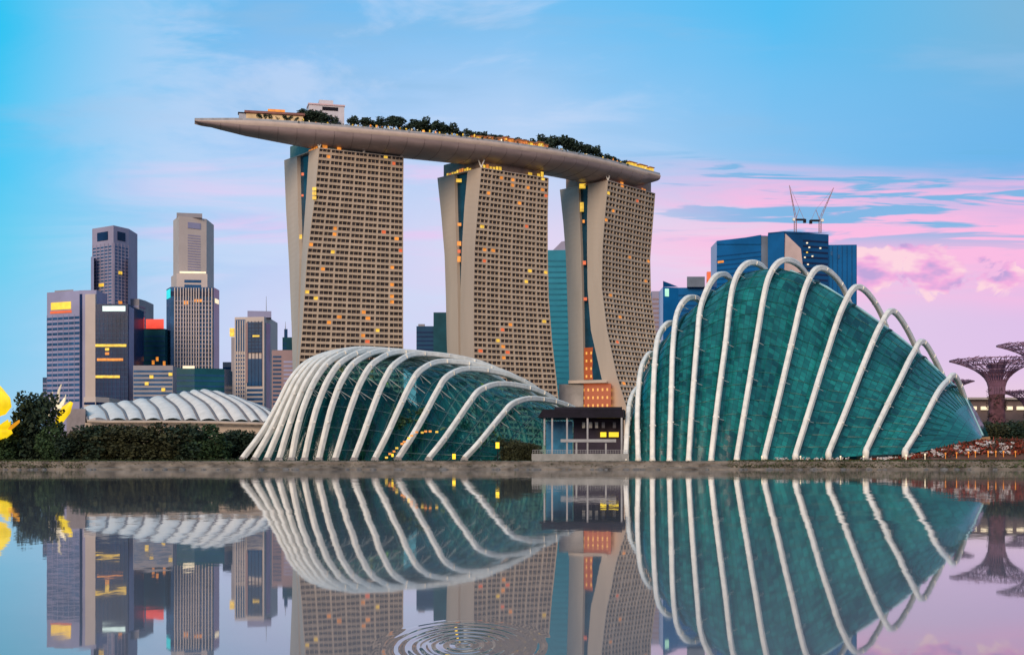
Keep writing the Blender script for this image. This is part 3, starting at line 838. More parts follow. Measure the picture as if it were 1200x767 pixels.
# trees of the roof garden
def deck_tree_proto(seed, n):
    rnd = random.Random(seed); cb = MB()
    cb.tube([(0, 0, -.5), (0, 0, 3.6)], [.28, .18], 5)
    for k in range(n):
        leaf_cloud(cb, (rnd.uniform(-1.4, 1.4), rnd.uniform(-1.4, 1.4), rnd.uniform(3.2, 6.2)), 1.7, 1.7, 1.2, 60, .55, rnd, .1)
    return cb.build('terrace_tree', M_leafp)
dps = [deck_tree_proto(21, 5), deck_tree_proto(22, 6), deck_tree_proto(23, 4)]
du = [0, 0, 0]
def deck_tree(px, h, lab, grp, back):
    k = random.randrange(3)
    o = dps[k] if not du[k] else dps[k].copy()
    if du[k]: col.objects.link(o)
    du[k] = 1
    p, an = on_deck(px, back); o.location = p; s_ = h/7; o.scale = (s_*1.1, s_*1.1, s_); o.rotation_euler.z = random.uniform(0, 6)
    tag(o, lab, 'tree', grp)
for k in range(9): deck_tree(356+k*4.2, random.uniform(8, 10), 'dark tree in the clump before the white rooftop pavilion', 'trees before the rooftop pavilion', random.uniform(3, 8))
for k in range(26): deck_tree(414+k*5.4, random.uniform(5.5, 11), 'dark tree in the long garden row over the left hotel tower', 'trees in the long terrace row', random.uniform(4, 9))
for k in range(5): deck_tree(647+k*4.4, random.uniform(10, 12.5), 'dense dark tree in the clump just past the orange cabanas', 'trees past the cabanas', random.uniform(4, 9))
for k in range(11): deck_tree(671+k*4.9, random.uniform(9, 12) if k < 9 else 7, 'dark tree in the terrace row over the right hotel tower', 'trees over the right tower', random.uniform(4, 9))
for k in range(17): deck_tree(557+k*5.3, random.uniform(5, 7.6), 'small dark tree among the row of orange cabanas', 'small trees among the cabanas', random.uniform(5.5, 9))
for k in range(4): deck_tree(723+k*4.6, random.uniform(4, 6), 'low dark shrub like tree just before the stern cabanas', 'low trees before the stern', random.uniform(3, 5))
for k in range(8): deck_tree(300+k*6.5, random.uniform(3.5, 5), 'small shrub like tree before the terrace restaurant', 'small trees before the restaurant', 1.6)
hg = MB(); rnd = random.Random(77)
for k in range(420):
    p, an = on_deck(rnd.uniform(345, 738), rnd.uniform(.8, 3)); leaf_cloud(hg, p+Vector((rnd.uniform(-1.5, 1.5), 0, rnd.uniform(.6, 2.3))), 1.0, 1.0, .9, 10, .42, rnd, .1)
tag(hg.build('terrace_hedge', M_leafp), 'low clipped planting along the edge of the sky terrace', 'planting', kind='stuff')
for k in range(125):
    px = random.choice([random.uniform(290, 440), random.uniform(440, 560), random.uniform(440, 560), random.uniform(560, 640), random.uniform(640, 760)])
    p, an = on_deck(px, random.uniform(1.2, 5)); hl = random.uniform(.9, 2.8)
    o = MB().tube([p, p+Vector((0, 0, hl))], .12, 5).tube([p+Vector((0, 0, hl-.2)), p+Vector((0, 0, hl+.8))], [.5, .4], 6).build('garden_lamp', random.choice((M_lit_y, M_lit_y, M_lit_o, M_lit_o, M_lit_w)))
    tag(o, 'glowing garden lamp among the trees at the terrace edge', 'lamp', 'garden lamps on the terrace')
# V struts between tower tops and hull
for Tw, fr in ((T1, (.0, .52, .97)), (T2, (.0,)), (T3, (.0,))):
    s = Tw[1][0]; zt = Tw[4]
    for f in fr:
        p = s[3].lerp(s[4], f)+Vector((0, .6, zt))
        for q in (-1, 1):
            MB().tube([p, p+Vector((q*2.4, 1.5, 6.5))], .42, 6).build('brace', M_rib, Tw[0])

# ------------------------------------------------------------------ city blocks
def block(name, label, chain, ytop, dref, wallm, back=40, z0=None, cat='building'):
    """chain: front corner list of (px, depth), left to right; the back is closed behind it"""
    pts = [XD(a, d) for a, d in chain]
    zt = ZP(ytop, dref)
    root = thing(name, Vector((pts[0].x, pts[0].y, GZ)), label, cat)
    plan = pts+[pts[-1]+Vector((0, back, 0)), pts[0]+Vector((0, back, 0))]
    MB().prism(plan, GZ if z0 is None else z0, zt).build('wall', wallm, root)
    return root, pts, zt
def strip(root, p0, p1, z0, z1, m, name='window_band', a=.04, b=.96, proud=.25):
    e = (p1-p0); nb = Vector((e.y, -e.x, 0)).normalized()
    q0, q1 = p0.lerp(p1, a), p0.lerp(p1, b)
    return MB().prism([q0+nb*proud, q1+nb*proud, q1-nb*.3, q0-nb*.3], z0, z1).build(name, m, root)
def floors(root, p0, p1, za, zb, n, m, frac=.55, **kw):
    for k in range(n):
        z = za+(zb-za)*k/n
        strip(root, p0, p1, z, z+(zb-za)/n*frac, m, **kw)
def piers(root, p0, p1, za, zb, n, m, wd=.02, proud=.5, name='pier', a=0., b=1.):
    for k in range(n+1):
        f = a+(b-a)*k/n
        strip(root, p0, p1, za, zb, m, name, max(0, f-wd/2), min(1, f+wd/2), proud)
def sign(root, p0, p1, z0, z1, m, a, b): strip(root, p0, p1, z0, z1, m, 'sign', a, b, .9)

W = 1500.0
def zz_(y, d=W): return ZP(y, d)
M_mauve = mat('mauve_cladding', (.26, .25, .38), .6, .15, .03)
M_navy = winglass('navy_glass', (.012, .055, .13), .15, .4, .03)
M_navy2 = winglass('deep_navy_glass', (.008, .022, .070), .15, .4, .03)
M_teal = winglass('dark_teal_glass', (.010, .065, .085), .15, .4, .03)
M_beigec = mat('pale_stone', (.48, .40, .36), .7, .1, .03)
M_grey = mat('grey_concrete', (.26, .24, .26), .7, .15, .03)
M_lil = mat('lilac_stone', (.28, .25, .34), .65, .12, .03)
M_sky1 = winglass('blue_band_glass', (.025, .085, .19), .12, .4, .05)
M_brown = mat('brown_stone', (.26, .17, .17), .7, .15, .03)

# 1 banded tower with the yellow sign
r, p, zt = block('office_tower', 'banded mauve office tower with a glowing yellow sign at its top', [(55, 1520), (96.5, W), (113, W-3)], 340, W, M_mauve)
floors(r, p[0], p[1], zz_(470), zz_(367), 17, M_sky1, .5, a=.0, b=.93)
piers(r, p[0], p[1], zz_(470), zz_(367), 6, M_mauve, .012, .32, a=.0, b=.93)
MB().prism([XD(64, 1530), XD(86, 1520), XD(86, 1540), XD(64, 1540)], zt, zt+3.5).build('roof_plant', M_grey, r)
strip(r, p[1], p[2], GZ, zz_(345), M_beigec, 'stone_fin', .28, 1.0, 2.5)
strip(r, p[0], p[1], GZ, zt-4, M_navy2, 'corner_glass', .93, 1.0, .4)
sign(r, p[0], p[1], zz_(361), zz_(352.5), glow('yellow_sign', (1.0, .60, .06), 1.3), .13, .68)
strip(r, p[0], p[1], zz_(365.5), zz_(362.5), M_lit_r, 'sign_glow', .1, .7, .5)
# low podium beside it
r, p, zt = block('stone_podium', 'pale stone podium block at the foot of the banded mauve tower', [(98, 1380), (112, 1376), (128, 1390)], 465, 1380, M_beigec)
strip(r, p[0], p[1], zz_(474, 1380), zz_(471, 1380), M_navy2)
strip(r, p[1], p[2], zz_(474, 1380), zz_(471, 1380), M_navy2)
# 2 tall folded tower
d = 1720.
r, p, zt = block('office_tower', 'tall mauve brown tower with two dark notches at its flat top', [(108, d+25), (133, d), (151, d+25)], 264, d, M_lil)
floors(r, p[0], p[1], zz_(380, d), zz_(285, d), 24, M_sky1, .42, a=.03, b=.94)
floors(r, p[1], p[2], zz_(380, d), zz_(285, d), 24, M_sky1, .35, a=.06, b=.97)
piers(r, p[0], p[1], zz_(380, d), zz_(284, d), 5, M_lil, .03, .6, a=.03, b=.94); piers(r, p[1], p[2], zz_(380, d), zz_(284, d), 4, M_lil, .04, .6, a=.06, b=.97)
strip(r, p[0], p[1], zz_(280, d), zz_(270, d), M_navy2, 'notch', .25, .75, .6); strip(r, p[1], p[2], zz_(280, d), zz_(270, d), M_navy2, 'notch', .25, .75, .6)
q = [XD(106.5, d+14), XD(110, d+6), XD(110, d+40), XD(106.5, d+40)]
MB().prism(q, GZ, zz_(299, d)).build('shoulder', M_mauve, r)
q = [XD(150, d+14), XD(153, d+20), XD(153, d+50), XD(150, d+50)]
MB().prism(q, GZ, zz_(300, d)).build('shoulder', M_lil, r)
for (y, a, b, sg) in ((318, .3, .8, 1), (342, .2, .6, 0), (332, .35, .6, 0), (353, .3, .9, 1)): strip(r, p[sg], p[sg+1], zz_(y+2, d), zz_(y-1.5, d), M_lit_o if y > 340 else M_lit_y, 'lit_window', a, a+.22, 1.2)
# 3 dark block with the white sign
d = 1460.
r, p, zt = block('office_block', 'dark navy office block with a white sign and yellow lit floors', [(112, d), (150, d), (157, d+30)], 356, d, M_navy2)
floors(r, p[0], p[1], zz_(470, d), zz_(368, d), 18, M_navy, .10, name='floor_band', a=0, b=1)
piers(r, p[0], p[1], GZ, zz_(368, d), 8, M_navy, .012, .5)
strip(r, p[1], p[2], GZ, zt-2, M_mauve, 'side_cladding', .1, .9, .6)
sign(r, p[0], p[1], zz_(364.5, d), zz_(358.5, d), glow('white_sign', (.75, .95, .9), 1.2), .22, .92)
for y, a, b, m in ((404.5, .0, .95, M_lit_y), (421, .05, .85, M_lit_o), (441, .0, .75, M_lit_y), (414, .3, .42, M_lit_o), (409, .3, .42, M_lit_y)): strip(r, p[0], p[1], zz_(y+1.6, d), zz_(y-1.4, d), m, 'lit_floor', a, b, .9)
# 4 grey slab behind
d = 1750.
r, p, zt = block('office_slab', 'plain grey slab between the navy block and the red sign', [(152, d), (163, d), (170.5, d+20)], 350, d, M_grey)
floors(r, p[0], p[1], zz_(400, d), zz_(355, d), 9, M_mauve, .4)
floors(r, p[1], p[2], zz_(400, d), zz_(355, d), 9, M_navy, .4)
# 5 block with the red rooftop sign
d = 1560.
r, p, zt = block('office_block', 'dark teal block carrying a broad red sign on its roof', [(155, d+10), (170, d), (193.5, d)], 385, d, M_teal)
floors(r, p[1], p[2], zz_(428, d), zz_(389, d), 7, M_navy, .25, a=0., b=1.)
floors(r, p[0], p[1], zz_(428, d), zz_(389, d), 7, M_navy, .25, a=0., b=1.)
mr = glow('red_sign', (.95, .06, .03), .95)
MB().prism([XD(157, d+2), XD(169, d-2), XD(169, d+10), XD(157, d+10)], zt, zz_(372, d)).build('sign', mr, r)
MB().prism([XD(171, d-2), XD(192, d-2), XD(192, d+10), XD(171, d+10)], zt, zz_(374, d)).build('sign', mr, r)
for a, y in ((.35, 424), (.55, 420), (.9, 425)): strip(r, p[1], p[2], zz_(y+3, d), zz_(y-2, d), M_lit_o, 'lit_window', a, a+.12, .9)
d = 1440.
r, p, zt = block('low_office_block', 'low beige banded block with a few yellow lit windows', [(156, d), (202.5, d), (206, d+20)], 428, d, M_grey)
floors(r, p[0], p[1], zz_(472, d), zz_(431, d), 8, M_sky1, .5, a=0.01, b=.99)
for a, y in ((.42, 441), (.9, 438), (.72, 456), (.3, 449)): strip(r, p[0], p[1], zz_(y+2, d), zz_(y-1.6, d), M_lit_y, 'lit_window', a, a+.09, .9)
# 6 tallest stepped tower
d = 1600.
r, p, zt = block('stepped_tower', 'tallest pale stepped tower left of the hotel with slender upper shaft', [(203, d+30), (209.5, d), (242, d+20)], 253, d, M_beigec)
floors(r, p[1], p[2], zz_(318, d), zz_(272, d), 15, M_lil, .5, a=.32, b=.78)
strip(r, p[1], p[2], zz_(266, d), zz_(259, d), M_mauve, 'louvre', .32, .78, .6)
MB().prism([XD(207, d+6), XD(237, d+12), XD(237, d+30), XD(207, d+30)], zt, zt+5).build('roof_plant', M_grey, r)
q = [XD(200.5, d+14), XD(207, d-12), XD(243, d-8), XD(247, d+20), XD(247, d+60), XD(200.5, d+60)]
MB().prism(q, GZ, zz_(322, d)).build('middle_stage', M_beigec, r)
strip(r, q[1], q[2], zz_(321.5, d), zz_(319.5, d), M_lit_w, 'lit_edge', .1, .95, .7)
floors(r, q[1], q[2], zz_(338, d), zz_(327, d), 2, M_sky1, .6, a=.25, b=.8)
q2 = [XD(195, d-8), XD(200, d-30), XD(250.5, d-26), XD(257, d), XD(257, d+60), XD(195, d+60)]
MB().prism(q2, GZ, zz_(340, d)).build('lower_stage', M_sky1, r)
strip(r, q2[1], q2[2], zz_(350, d), zz_(345, d), M_navy2, 'dark_floor', .0, 1.0, .8)
for f0, f1, n_ in ((.10, .30, 3), (.36, .66, 5), (.74, .96, 3)):
    for k in range(n_+1): strip(r, q2[1], q2[2], GZ, zz_(341, d), M_beigec, 'pier', f0+(f1-f0)*k/n_-.012, f0+(f1-f0)*k/n_+.012, 2.2)
floors(r, q2[1], q2[2], zz_(470, d), zz_(352, d), 24, M_lil, .22, name='floor_band', a=.1, b=.96, proud=1.2)
strip(r, q2[1], q2[2], zz_(360, d), zz_(356, d), M_lit_o, 'lit_floor', .3, .42, 1.6); strip(r, q2[1], q2[2], zz_(357, d), zz_(354, d), M_lit_o, 'lit_floor', .55, .75, 1.6)
sign(r, q2[0], q2[1], zz_(352, d), zz_(342, d), glow('cyan_sign', (.05, .8, .85), 1.), .2, .95)
sign(r, q2[2], q2[3], zz_(357, d), zz_(352, d), M_lit_w, .2, .8)
# 7 dark teal low block
d = 1380.
r, p, zt = block('low_glass_block', 'dark teal glass block standing at the foot of the stepped tower', [(207, d), (228, d), (263, d+10)], 431, d, M_teal)
strip(r, p[0], p[1], zz_(431.5, d), zz_(428.5, d), M_lit_w, 'lit_edge', .35, 1., .9)
floors(r, p[0], p[1], zz_(472, d), zz_(434, d), 6, M_navy, .3, a=0, b=1.); floors(r, p[1], p[2], zz_(472, d), zz_(434, d), 6, M_navy, .3, a=0, b=1.)
# sliver
d = 1700.
r, p, zt = block('office_slab', 'narrow grey slab between the stepped tower and the white gridded block', [(261, d), (276, d), (280, d+20)], 424, d, M_grey)
floors(r, p[0], p[1], zz_(470, d), zz_(427, d), 8, M_navy, .45)
# 8 white gridded block with antenna
d = 1480.
r, p, zt = block('gridded_block', 'blue glass block framed by white grids with a thin mast on top', [(275, d+4), (309.5, d), (318, d+24)], 371, d, M_beigec)
for (y0, y1) in ((413, 377), (452, 420)): strip(r, p[0], p[1], zz_(y0, d), zz_(y1, d), M_navy, 'curtain_glass', .42, .93, .7)
floors(r, p[0], p[1], zz_(474, d), zz_(413, d), 13, M_sky1, .55, a=.03, b=.36)
strip(r, p[0], p[1], zz_(411, d), zz_(374, d), M_sky1, 'corner_glass', .03, .36, .5)
floors(r, p[0], p[1], zz_(474, d), zz_(453, d), 4, M_sky1, .55, a=.42, b=.95)
strip(r, p[0], p[1], zz_(448, d), zz_(378, d), M_brown, 'brick_strip', .38, .46, .9)
strip(r, p[1], p[2], GZ, zt-6, M_sky1, 'side_glass', .2, .8, .5)
floors(r, p[0], p[1], zz_(413, d), zz_(376, d), 9, M_navy2, .2, a=.42, b=.93, proud=.9, name='floor_band')
piers(r, p[0], p[1], zz_(474, d), zz_(375, d), 4, M_beigec, .03, 1.0, a=.03, b=.36); piers(r, p[0], p[1], zz_(452, d), zz_(376, d), 4, M_navy2, .015, 1.0, a=.46, b=.93)
MB().prism([XD(290, d+4), XD(318, d+8), XD(318, d+30), XD(290, d+30)], zt, zz_(363.5, d)).build('roof_crown', M_mauve, r)
MB().tube([XD(312, d+15)+Vector((0, 0, zz_(364, d))), XD(312, d+15)+Vector((0, 0, zz_(345, d)))], [.5, .2], 5).build('mast', M_steel, r)
MB().box(XD(272, d+12)+Vector((0, 0, zz_(388, d))), 4.5, 4, 9).build('beacon', M_lit_y, r)
MB().prism([XD(271, d+8), XD(276, d+8), XD(276, d+20), XD(271, d+20)], GZ, zz_(394, d)).build('stair_tower', M_grey, r)
strip(r, p[0], p[1], zz_(394.5, d), zz_(392.5, d), M_lit_y, 'lit_window', .62, .85, 1.2)
# 9
d = 1400.
r, p, zt = block('brown_block', 'brown banded block tucked against the left hotel tower', [(318.5, d), (331, d), (345, d)], 410, d, M_brown)
floors(r, p[0], p[1], zz_(474, d), zz_(414, d), 12, M_navy, .45, a=.1, b=.9); floors(r, p[1], p[2], zz_(474, d), zz_(420, d), 11, M_mauve, .45, a=.1, b=.9)
d = 1900.
r, p, zt = block('distant_tower', 'thin distant blue tower with a spire beside the left hotel tower', [(331, d), (336, d), (343, d)], 395, d, M_teal)
MB().prism([XD(333, d+4), XD(337, d+4), XD(337, d+12), XD(333, d+12)], zt, zz_(385, d)).build('upper_stage', M_navy, r)
MB().tube([XD(334.5, d+8)+Vector((0, 0, zz_(386, d))), XD(334.5, d+8)+Vector((0, 0, zz_(376, d)))], [.7, .2], 5).build('spire', M_steel, r)
floors(r, p[0], p[1], zz_(440, d), zz_(398, d), 8, M_navy, .4)
d = 1700.
r, p, zt = block('low_office_block', 'small dark block at the far left edge of the skyline behind the tall tree', [(50, d), (55, d), (60, d)], 442, d, M_navy)
floors(r, p[0], p[1], zz_(470, d), zz_(445, d), 5, M_mauve, .3)
# between the hotel towers
d = 1300.
M_dn = winglass('dusk_navy_glass', (.015, .055, .11), .14, .3, .03)
r, p, zt = block('navy_block', 'dark navy stepped block seen between the left and middle hotel towers', [(488, d), (508, d), (530, d)], 382, d, M_dn)
MB().prism([XD(508, d-1), XD(530, d-1), XD(530, d+30), XD(508, d+30)], GZ, zz_(366, d)).build('upper_stage', M_teal, r)
floors(r, p[0], p[1], zz_(430, d), zz_(385, d), 9, M_navy2, .3, a=0, b=1.)
MB().box(XD(494, d+5)+Vector((0, 0, zz_(381, d))), 6, 5, 3).build('roof_plant', M_grey, r)
d = 1250.
M_gt = winglass('turquoise_glass', (.03, .20, .27), .12, .25, .02)
r, p, zt = block('turquoise_tower', 'turquoise glass tower seen between the middle and right hotel towers', [(641.5, d), (654, d), (668, d)], 293, d, M_gt)
floors(r, p[0], p[1], zz_(470, d), zz_(300, d), 26, winglass('turquoise_band', (.02, .14, .20), .15, .3, .03), .3, a=0, b=1.); 
floors(r, p[1], p[2], zz_(470, d), zz_(300, d), 26, MATS['turquoise_band'], .3, a=0, b=1.)
MB().hexa([P(648, 293, d+2), P(668, 293, d+2), P(668, 293, d+30), P(648, 293, d+30)], [P(658, 283, d+2), P(668, 281, d+2), P(668, 281, d+30), P(658, 283, d+30)]).build('sloped_roof', M_lil, r)
# right of the hotel
d = 1450.
r, p, zt = block('office_slab', 'slim lilac slab just right of the right hotel tower', [(764, d), (770, d), (777, d)], 341, d, M_lil)
floors(r, p[0], p[2], zz_(400, d), zz_(346, d), 10, M_brown, .4)
d = 1380.
M_bl = winglass('cobalt_glass', (.006, .10, .27), .10, .3, .02)
M_bl2 = winglass('deep_cobalt_glass', (.005, .06, .17), .12, .3, .02)
r, p, zt = block('cobalt_block', 'cobalt glass block with one green lit window left of the tall conservatory', [(777, d), (795, d+6), (836, d+6)], 336, d, M_bl)
strip(r, p[0], p[1], zz_(347, d), zz_(338, d), glow('green_lit', (.5, .95, .7), 1.0), 'lit_window', .12, .36, .8)
MB().prism([XD(805, d), XD(826, d), XD(826, d+20), XD(805, d+20)], zt, zz_(324, d)).build('plant_room', mat('blue_grey_concrete', (.14, .17, .22), .7, .2, .05), r)
MB().hexa([P(777, 336, d), P(795, 336, d+6), P(795, 336, d+30), P(777, 336, d+30)], [P(777, 329, d), P(790, 334, d+6), P(790, 334, d+30), P(777, 329, d+30)]).build('roof_wedge', M_bl2, r)
MB().box(XD(831.5, d+12)+Vector((0, 0, zz_(323, d))), 5.5, 5, 11).build('lift_tower', M_lit_r, r)
floors(r, p[1], p[2], zz_(400, d), zz_(340, d), 10, M_bl2, .3, a=0, b=1.)
d = 1300.
r, p, zt = block('blue_tower_group', 'broad cobalt glass tower with folded tops rising behind the tall conservatory', [(840, d+30), (892, d), (901, d+2)], 276, d, M_bl)
MB().hexa([P(839.7, 286, d+29), P(892, 286, d-1), P(892, 286, d+40), P(839.7, 286, d+60)], [P(839.7, 284, d+29), P(892, 275, d-1), P(892, 275, d+40), P(839.7, 284, d+60)]).build('sloped_roof', M_bl, r)
strip(r, p[1], p[2], GZ, zz_(277, d), mat('blue_grey_concrete', (.14, .17, .22), .7, .2, .05), 'concrete_core', .0, 1., .6)
floors(r, p[0], p[1], zz_(400, d), zz_(290, d), 20, M_bl2, .25, a=0, b=1.)
strip(r, p[0], p[1], zz_(303, d), zz_(300.5, d), M_lit_o, 'lit_window', .03, .16, .8)
q = [XD(900, d-2), XD(919, d-10), XD(971, d+8), XD(971, d+60), XD(900, d+60)]
MB().prism(q, GZ, zz_(273, d)).build('middle_tower', M_bl2, r)
MB().hexa([P(919, 273, d-10.5), P(940, 273, d-4), P(971, 273, d+8), P(919, 273, d+30)], [P(919, 271, d-10.5), P(935, 271.5, d-4), P(965, 272.5, d+8), P(919, 271, d+30)]).build('roof', M_bl2, r)
strip(r, q[0], q[1], GZ, zz_(275, d), M_bl, 'glass_face', .0, 1., .5)
floors(r, q[1], q[2], zz_(380, d), zz_(277, d), 16, M_navy2, .35, a=.42, b=.98)
e = q[2]-q[1]; nb = Vector((e.y, -e.x, 0)).normalized()*.9
def fp(t, y): 
    v = q[1].lerp(q[2], t)+nb; v.z = zz_(y, d); return v
fb_ = MB(); tri = [fp(0.0, 320), fp(0.42, 320), fp(.36, 292), fp(.02, 276)]
fb_.hexa([v-nb*1.5 for v in tri], tri).build('beige_facet', mat('beige_facet', (.55, .40, .36), .6, .15, .05), r)
for (t, y) in ((.5, 285), (.55, 290), (.5, 296), (.62, 300), (.8, 290), (.45, 302), (.52, 310)):
    v = fp(t, y); MB().box(v, 1.5, .8, 1.2).build('lit_window', M_lit_w if y != 296 else M_lit_y, r)
q3 = [XD(970, d+12), XD(1004, d+10), XD(1004, d+60), XD(970, d+60)]
MB().prism(q3, GZ, zz_(284.5, d)).build('right_tower', M_bl, r)
piers(r, q3[0], q3[1], GZ, zz_(286, d), 6, M_bl2, .03, .4)
for a, y in ((.1, 294), (.35, 298)): strip(r, q3[0], q3[1], zz_(y+3, d), zz_(y-2, d), M_sky1, 'lit_window', a, a+.06, .6)
# luffing cranes on its roof
def crane(px, ybase, ytop, tipx, tipy, lab):
    d_ = 1300+18
    b = P(px, ybase, d_); t = P(px, ytop, d_)
    o = thing('tower_crane', b, lab, 'crane')
    mm = mat('crane_paint', (.30, .16, .17), .6, .2, .3)
    mb = MB()
    for sx in (-1, 1):
        for sy in (-1, 1): mb.tube([b+Vector((sx, sy, 0)), t+Vector((sx, sy, 0))], .28, 4)
    nseg = 7
    for k in range(nseg):
        for sy in (-1, 1):
            mb.tube([b.lerp(t, k/nseg)+Vector((-1, sy, 0)), b.lerp(t, (k+1)/nseg)+Vector((1, sy, 0))], .2, 4)
    mb.build('mast', mm, o)
    tip = P(tipx, tipy, d_-4); s_ = 1 if tipx > px else -1
    j = MB(); up = Vector((0, 0, 1.4))
    j.tube([t, tip], .34, 4); j.tube([t+Vector((-s_*1.2, 0, 2)), tip], .28, 4)
    for k in range(8): j.tube([t.lerp(tip, k/8), (t+Vector((-s_*1.2, 0, 2))).lerp(tip, (k+.5)/8)], .18, 4)
    j.build('jib', mm, o)
    MB().box(t+Vector((-s_*5, 0, .5)), 9, 2.5, 1.6).build('counter_jib', M_dark, o)
    MB().box(t+Vector((-s_*9, 0, -.8)), 2.6, 2.6, 3.4).build('counterweight', M_dark, o)
    MB().box(t+Vector((s_*1.8, -1.5, .4)), 2.4, 2.2, 2.6).build('cab', M_rib, o)
    a = t+Vector((-s_*4, 0, 11)); MB().tube([t, a], .3, 4).tube([t+Vector((-s_*8.5, 0, 1)), a], .2, 4).tube([a, tip], .12, 4).build('stay', mm, o)
crane(932, 273, 258, 925, 217, 'tower crane with its jib nearly upright on the blue towers')
crane(961, 273, 259, 977, 220, 'tower crane with its jib leaning right on the blue towers')

# ------------------------------------------------------------------ silver ribbed hall roof (left)
d = 620.
def zs_(X, Y): return 60+X/4.286, 440+Y/4.286
ribs = [((165, 168), (185, 222)), ((250, 152), (290, 226)), ((330, 142), (385, 226)), ((405, 132), (470, 226)), ((490, 121), (560, 226)), ((570, 108), (665, 227)), ((640, 96), (745, 228)),
        ((690, 86), (840, 229)), ((740, 79), (915, 232)), ((800, 80), (1000, 234)), ((870, 96), (1060, 236)), ((960, 125), (1120, 238)), ((1060, 165), (1150, 240))]
hall = thing('silver_hall', XD(190, d)+Vector((0, 0, GZ)), 'low hall with a silver white ribbed shell roof behind the left tree belt', 'exhibition hall')
curves = []
for (a, b) in ribs:
    A = P(*zs_(*a), d+45); B = P(*zs_(*b), d)
    M_ = P(*zs_(a[0]+(b[0]-a[0])*.62, a[1]+(b[1]-a[1])*.42), d+18)
    bk_ = A+Vector((6, 30, -4)); b2 = A+Vector((10, 60, -14))
    curves.append(catmull([B, M_, A, bk_, b2], 20))
M_roof = mat('silver_roof_sheet', (.66, .60, .53), .6, .12, .3, spec=.3)
for k, (ca, cb) in enumerate(zip(curves, curves[1:])):
    rows = []
    for q in range(7):
        t = q/6
        rows.append([pa.lerp(pb, t)+Vector((0, -.4, 1.3*math.sin(math.pi*t))) for pa, pb in zip(ca, cb)])
    MB().grid(rows).build('roof_panel', M_roof, hall, True)
for cv in curves:
    MB().tube([v+Vector((0, -.6, .2)) for v in cv[:14]], .62, 6).build('roof_rib', mat('roof_groove', (.16, .14, .14), .6, .2, .3), hall, True)
e0, e1 = curves[0][0], curves[-1][0]
MB().prism([Vector((e0.x-2, d+2, 0)), Vector((e1.x, d+2, 0)), Vector((e1.x, d+60, 0)), Vector((e0.x-2, d+60, 0))], GZ, e0.z-1.2).build('wall', mat('hall_stone', (.42, .33, .26), .7, .15, .2), hall)
ev = MB(); ev.tube([cv[0]+Vector((0, -1, -.5)) for cv in curves], .7, 6); ev.build('eave', mat('hall_stone', (.42, .33, .26)), hall)
MB().prism([XD(78, d+10), XD(100, d+4), XD(104, d+50), XD(80, d+50)], GZ, ZP(478, d)).build('annex', mat('annex_mauve', (.22, .18, .18), .7, .2, .2), hall)

# ------------------------------------------------------------------ dark pavilion between the conservatories
d = 396.
pv = thing('black_pavilion', XD(682, d)+Vector((0, 0, GZ)), 'flat black roofed open pavilion on slim grey posts between the conservatories', 'pavilion')
ra = [XD(630, d-4), XD(731, d-3), XD(733, d+16), XD(640, d+16)]
MB().hexa([Vector((p.x, p.y, ZP(489.5, d))) for p in ra], [Vector((p.x+(1.5 if i in (0, 3) else 0), p.y, ZP(480, d) if i < 2 else ZP(478, d))) for i, p in enumerate(ra)]).build('roof', M_dark, pv)
MB().prism([XD(650, d-3.5), XD(729, d-3), XD(729, d+14), XD(660, d+14)], ZP(480, d)+.05, ZP(477, d)).build('upper_roof', mat('roof_black', (.008, .008, .016), .4, .3, .5, .2), pv)
M_post = mat('pavilion_post', (.30, .29, .29), .5, .15, .5)
for px, y0, y1 in ((638, 489, 520), (647, 490, 534), (664.5, 490, 534), (675.5, 518, 534), (688.5, 490, 534), (710, 520, 534), (728.5, 490, 532)):
    MB().prism([XD(px-1, d-3), XD(px+1, d-3), XD(px+1, d-2.5), XD(px-1, d-2.5)], ZP(y1, d)-.4, ZP(y0, d)+.2).build('post', M_post, pv)
MB().prism([XD(657, d-3.4), XD(722, d-3.4), XD(722, d-3.05), XD(657, d-3.05)], ZP(518, d), ZP(514.5, d)).build('rail_beam', M_post, pv)
MB().prism([XD(672, d+9), XD(731, d+9), XD(731, d+14), XD(672, d+14)], GZ, ZP(490, d)-.02).build('back_wall', mat('plum_wall', (.025, .015, .04), .6, .3, .3), pv)
MB().prism([XD(640, d+10), XD(671, d+9), XD(671, d+9.4), XD(640, d+10.4)], GZ, ZP(492, d)).build('back_glass', winglass('blue_back_glass', (.03, .17, .30), .15), pv)
for a, b in ((703.5, 710.5), (713.5, 725)): MB().prism([XD(a, d+7.8), XD(b, d+7.8), XD(b, d+8.4), XD(a, d+8.4)], ZP(511, d), ZP(505.2, d)).build('lit_window', glow('pavilion_yellow', (1, .7, .03), 1.3), pv)
for px in (684, 692, 699, 707, 720): MB().box(XD(px, d+6)+Vector((0, 0, ZP(497, d))), .9, .4, 1.7).build('banner', M_rib if px < 700 else M_grey, pv)
M_pw = mat('pale_plinth', (.27, .26, .24), .8, .2, .4)
MB().prism([XD(623, d-7), XD(737, d-7), XD(737, d-4.3), XD(623, d-4.3)], GZ-.3, ZP(531.5, d)).build('plinth', M_pw, pv)

rl = MB()
for k in range(39): rl.tube([XD(624+k*2.95, d-6.8)+Vector((0, 0, ZP(531.5, d))), XD(624+k*2.95, d-6.8)+Vector((0, 0, ZP(531.5, d)+1.05))], .05, 4)
for h in (.55, 1.05): rl.tube([XD(624, d-6.8)+Vector((0, 0, ZP(531.5, d)+h)), XD(736, d-6.8)+Vector((0, 0, ZP(531.5, d)+h))], .06, 4)
rl.build('railing', M_post, pv)

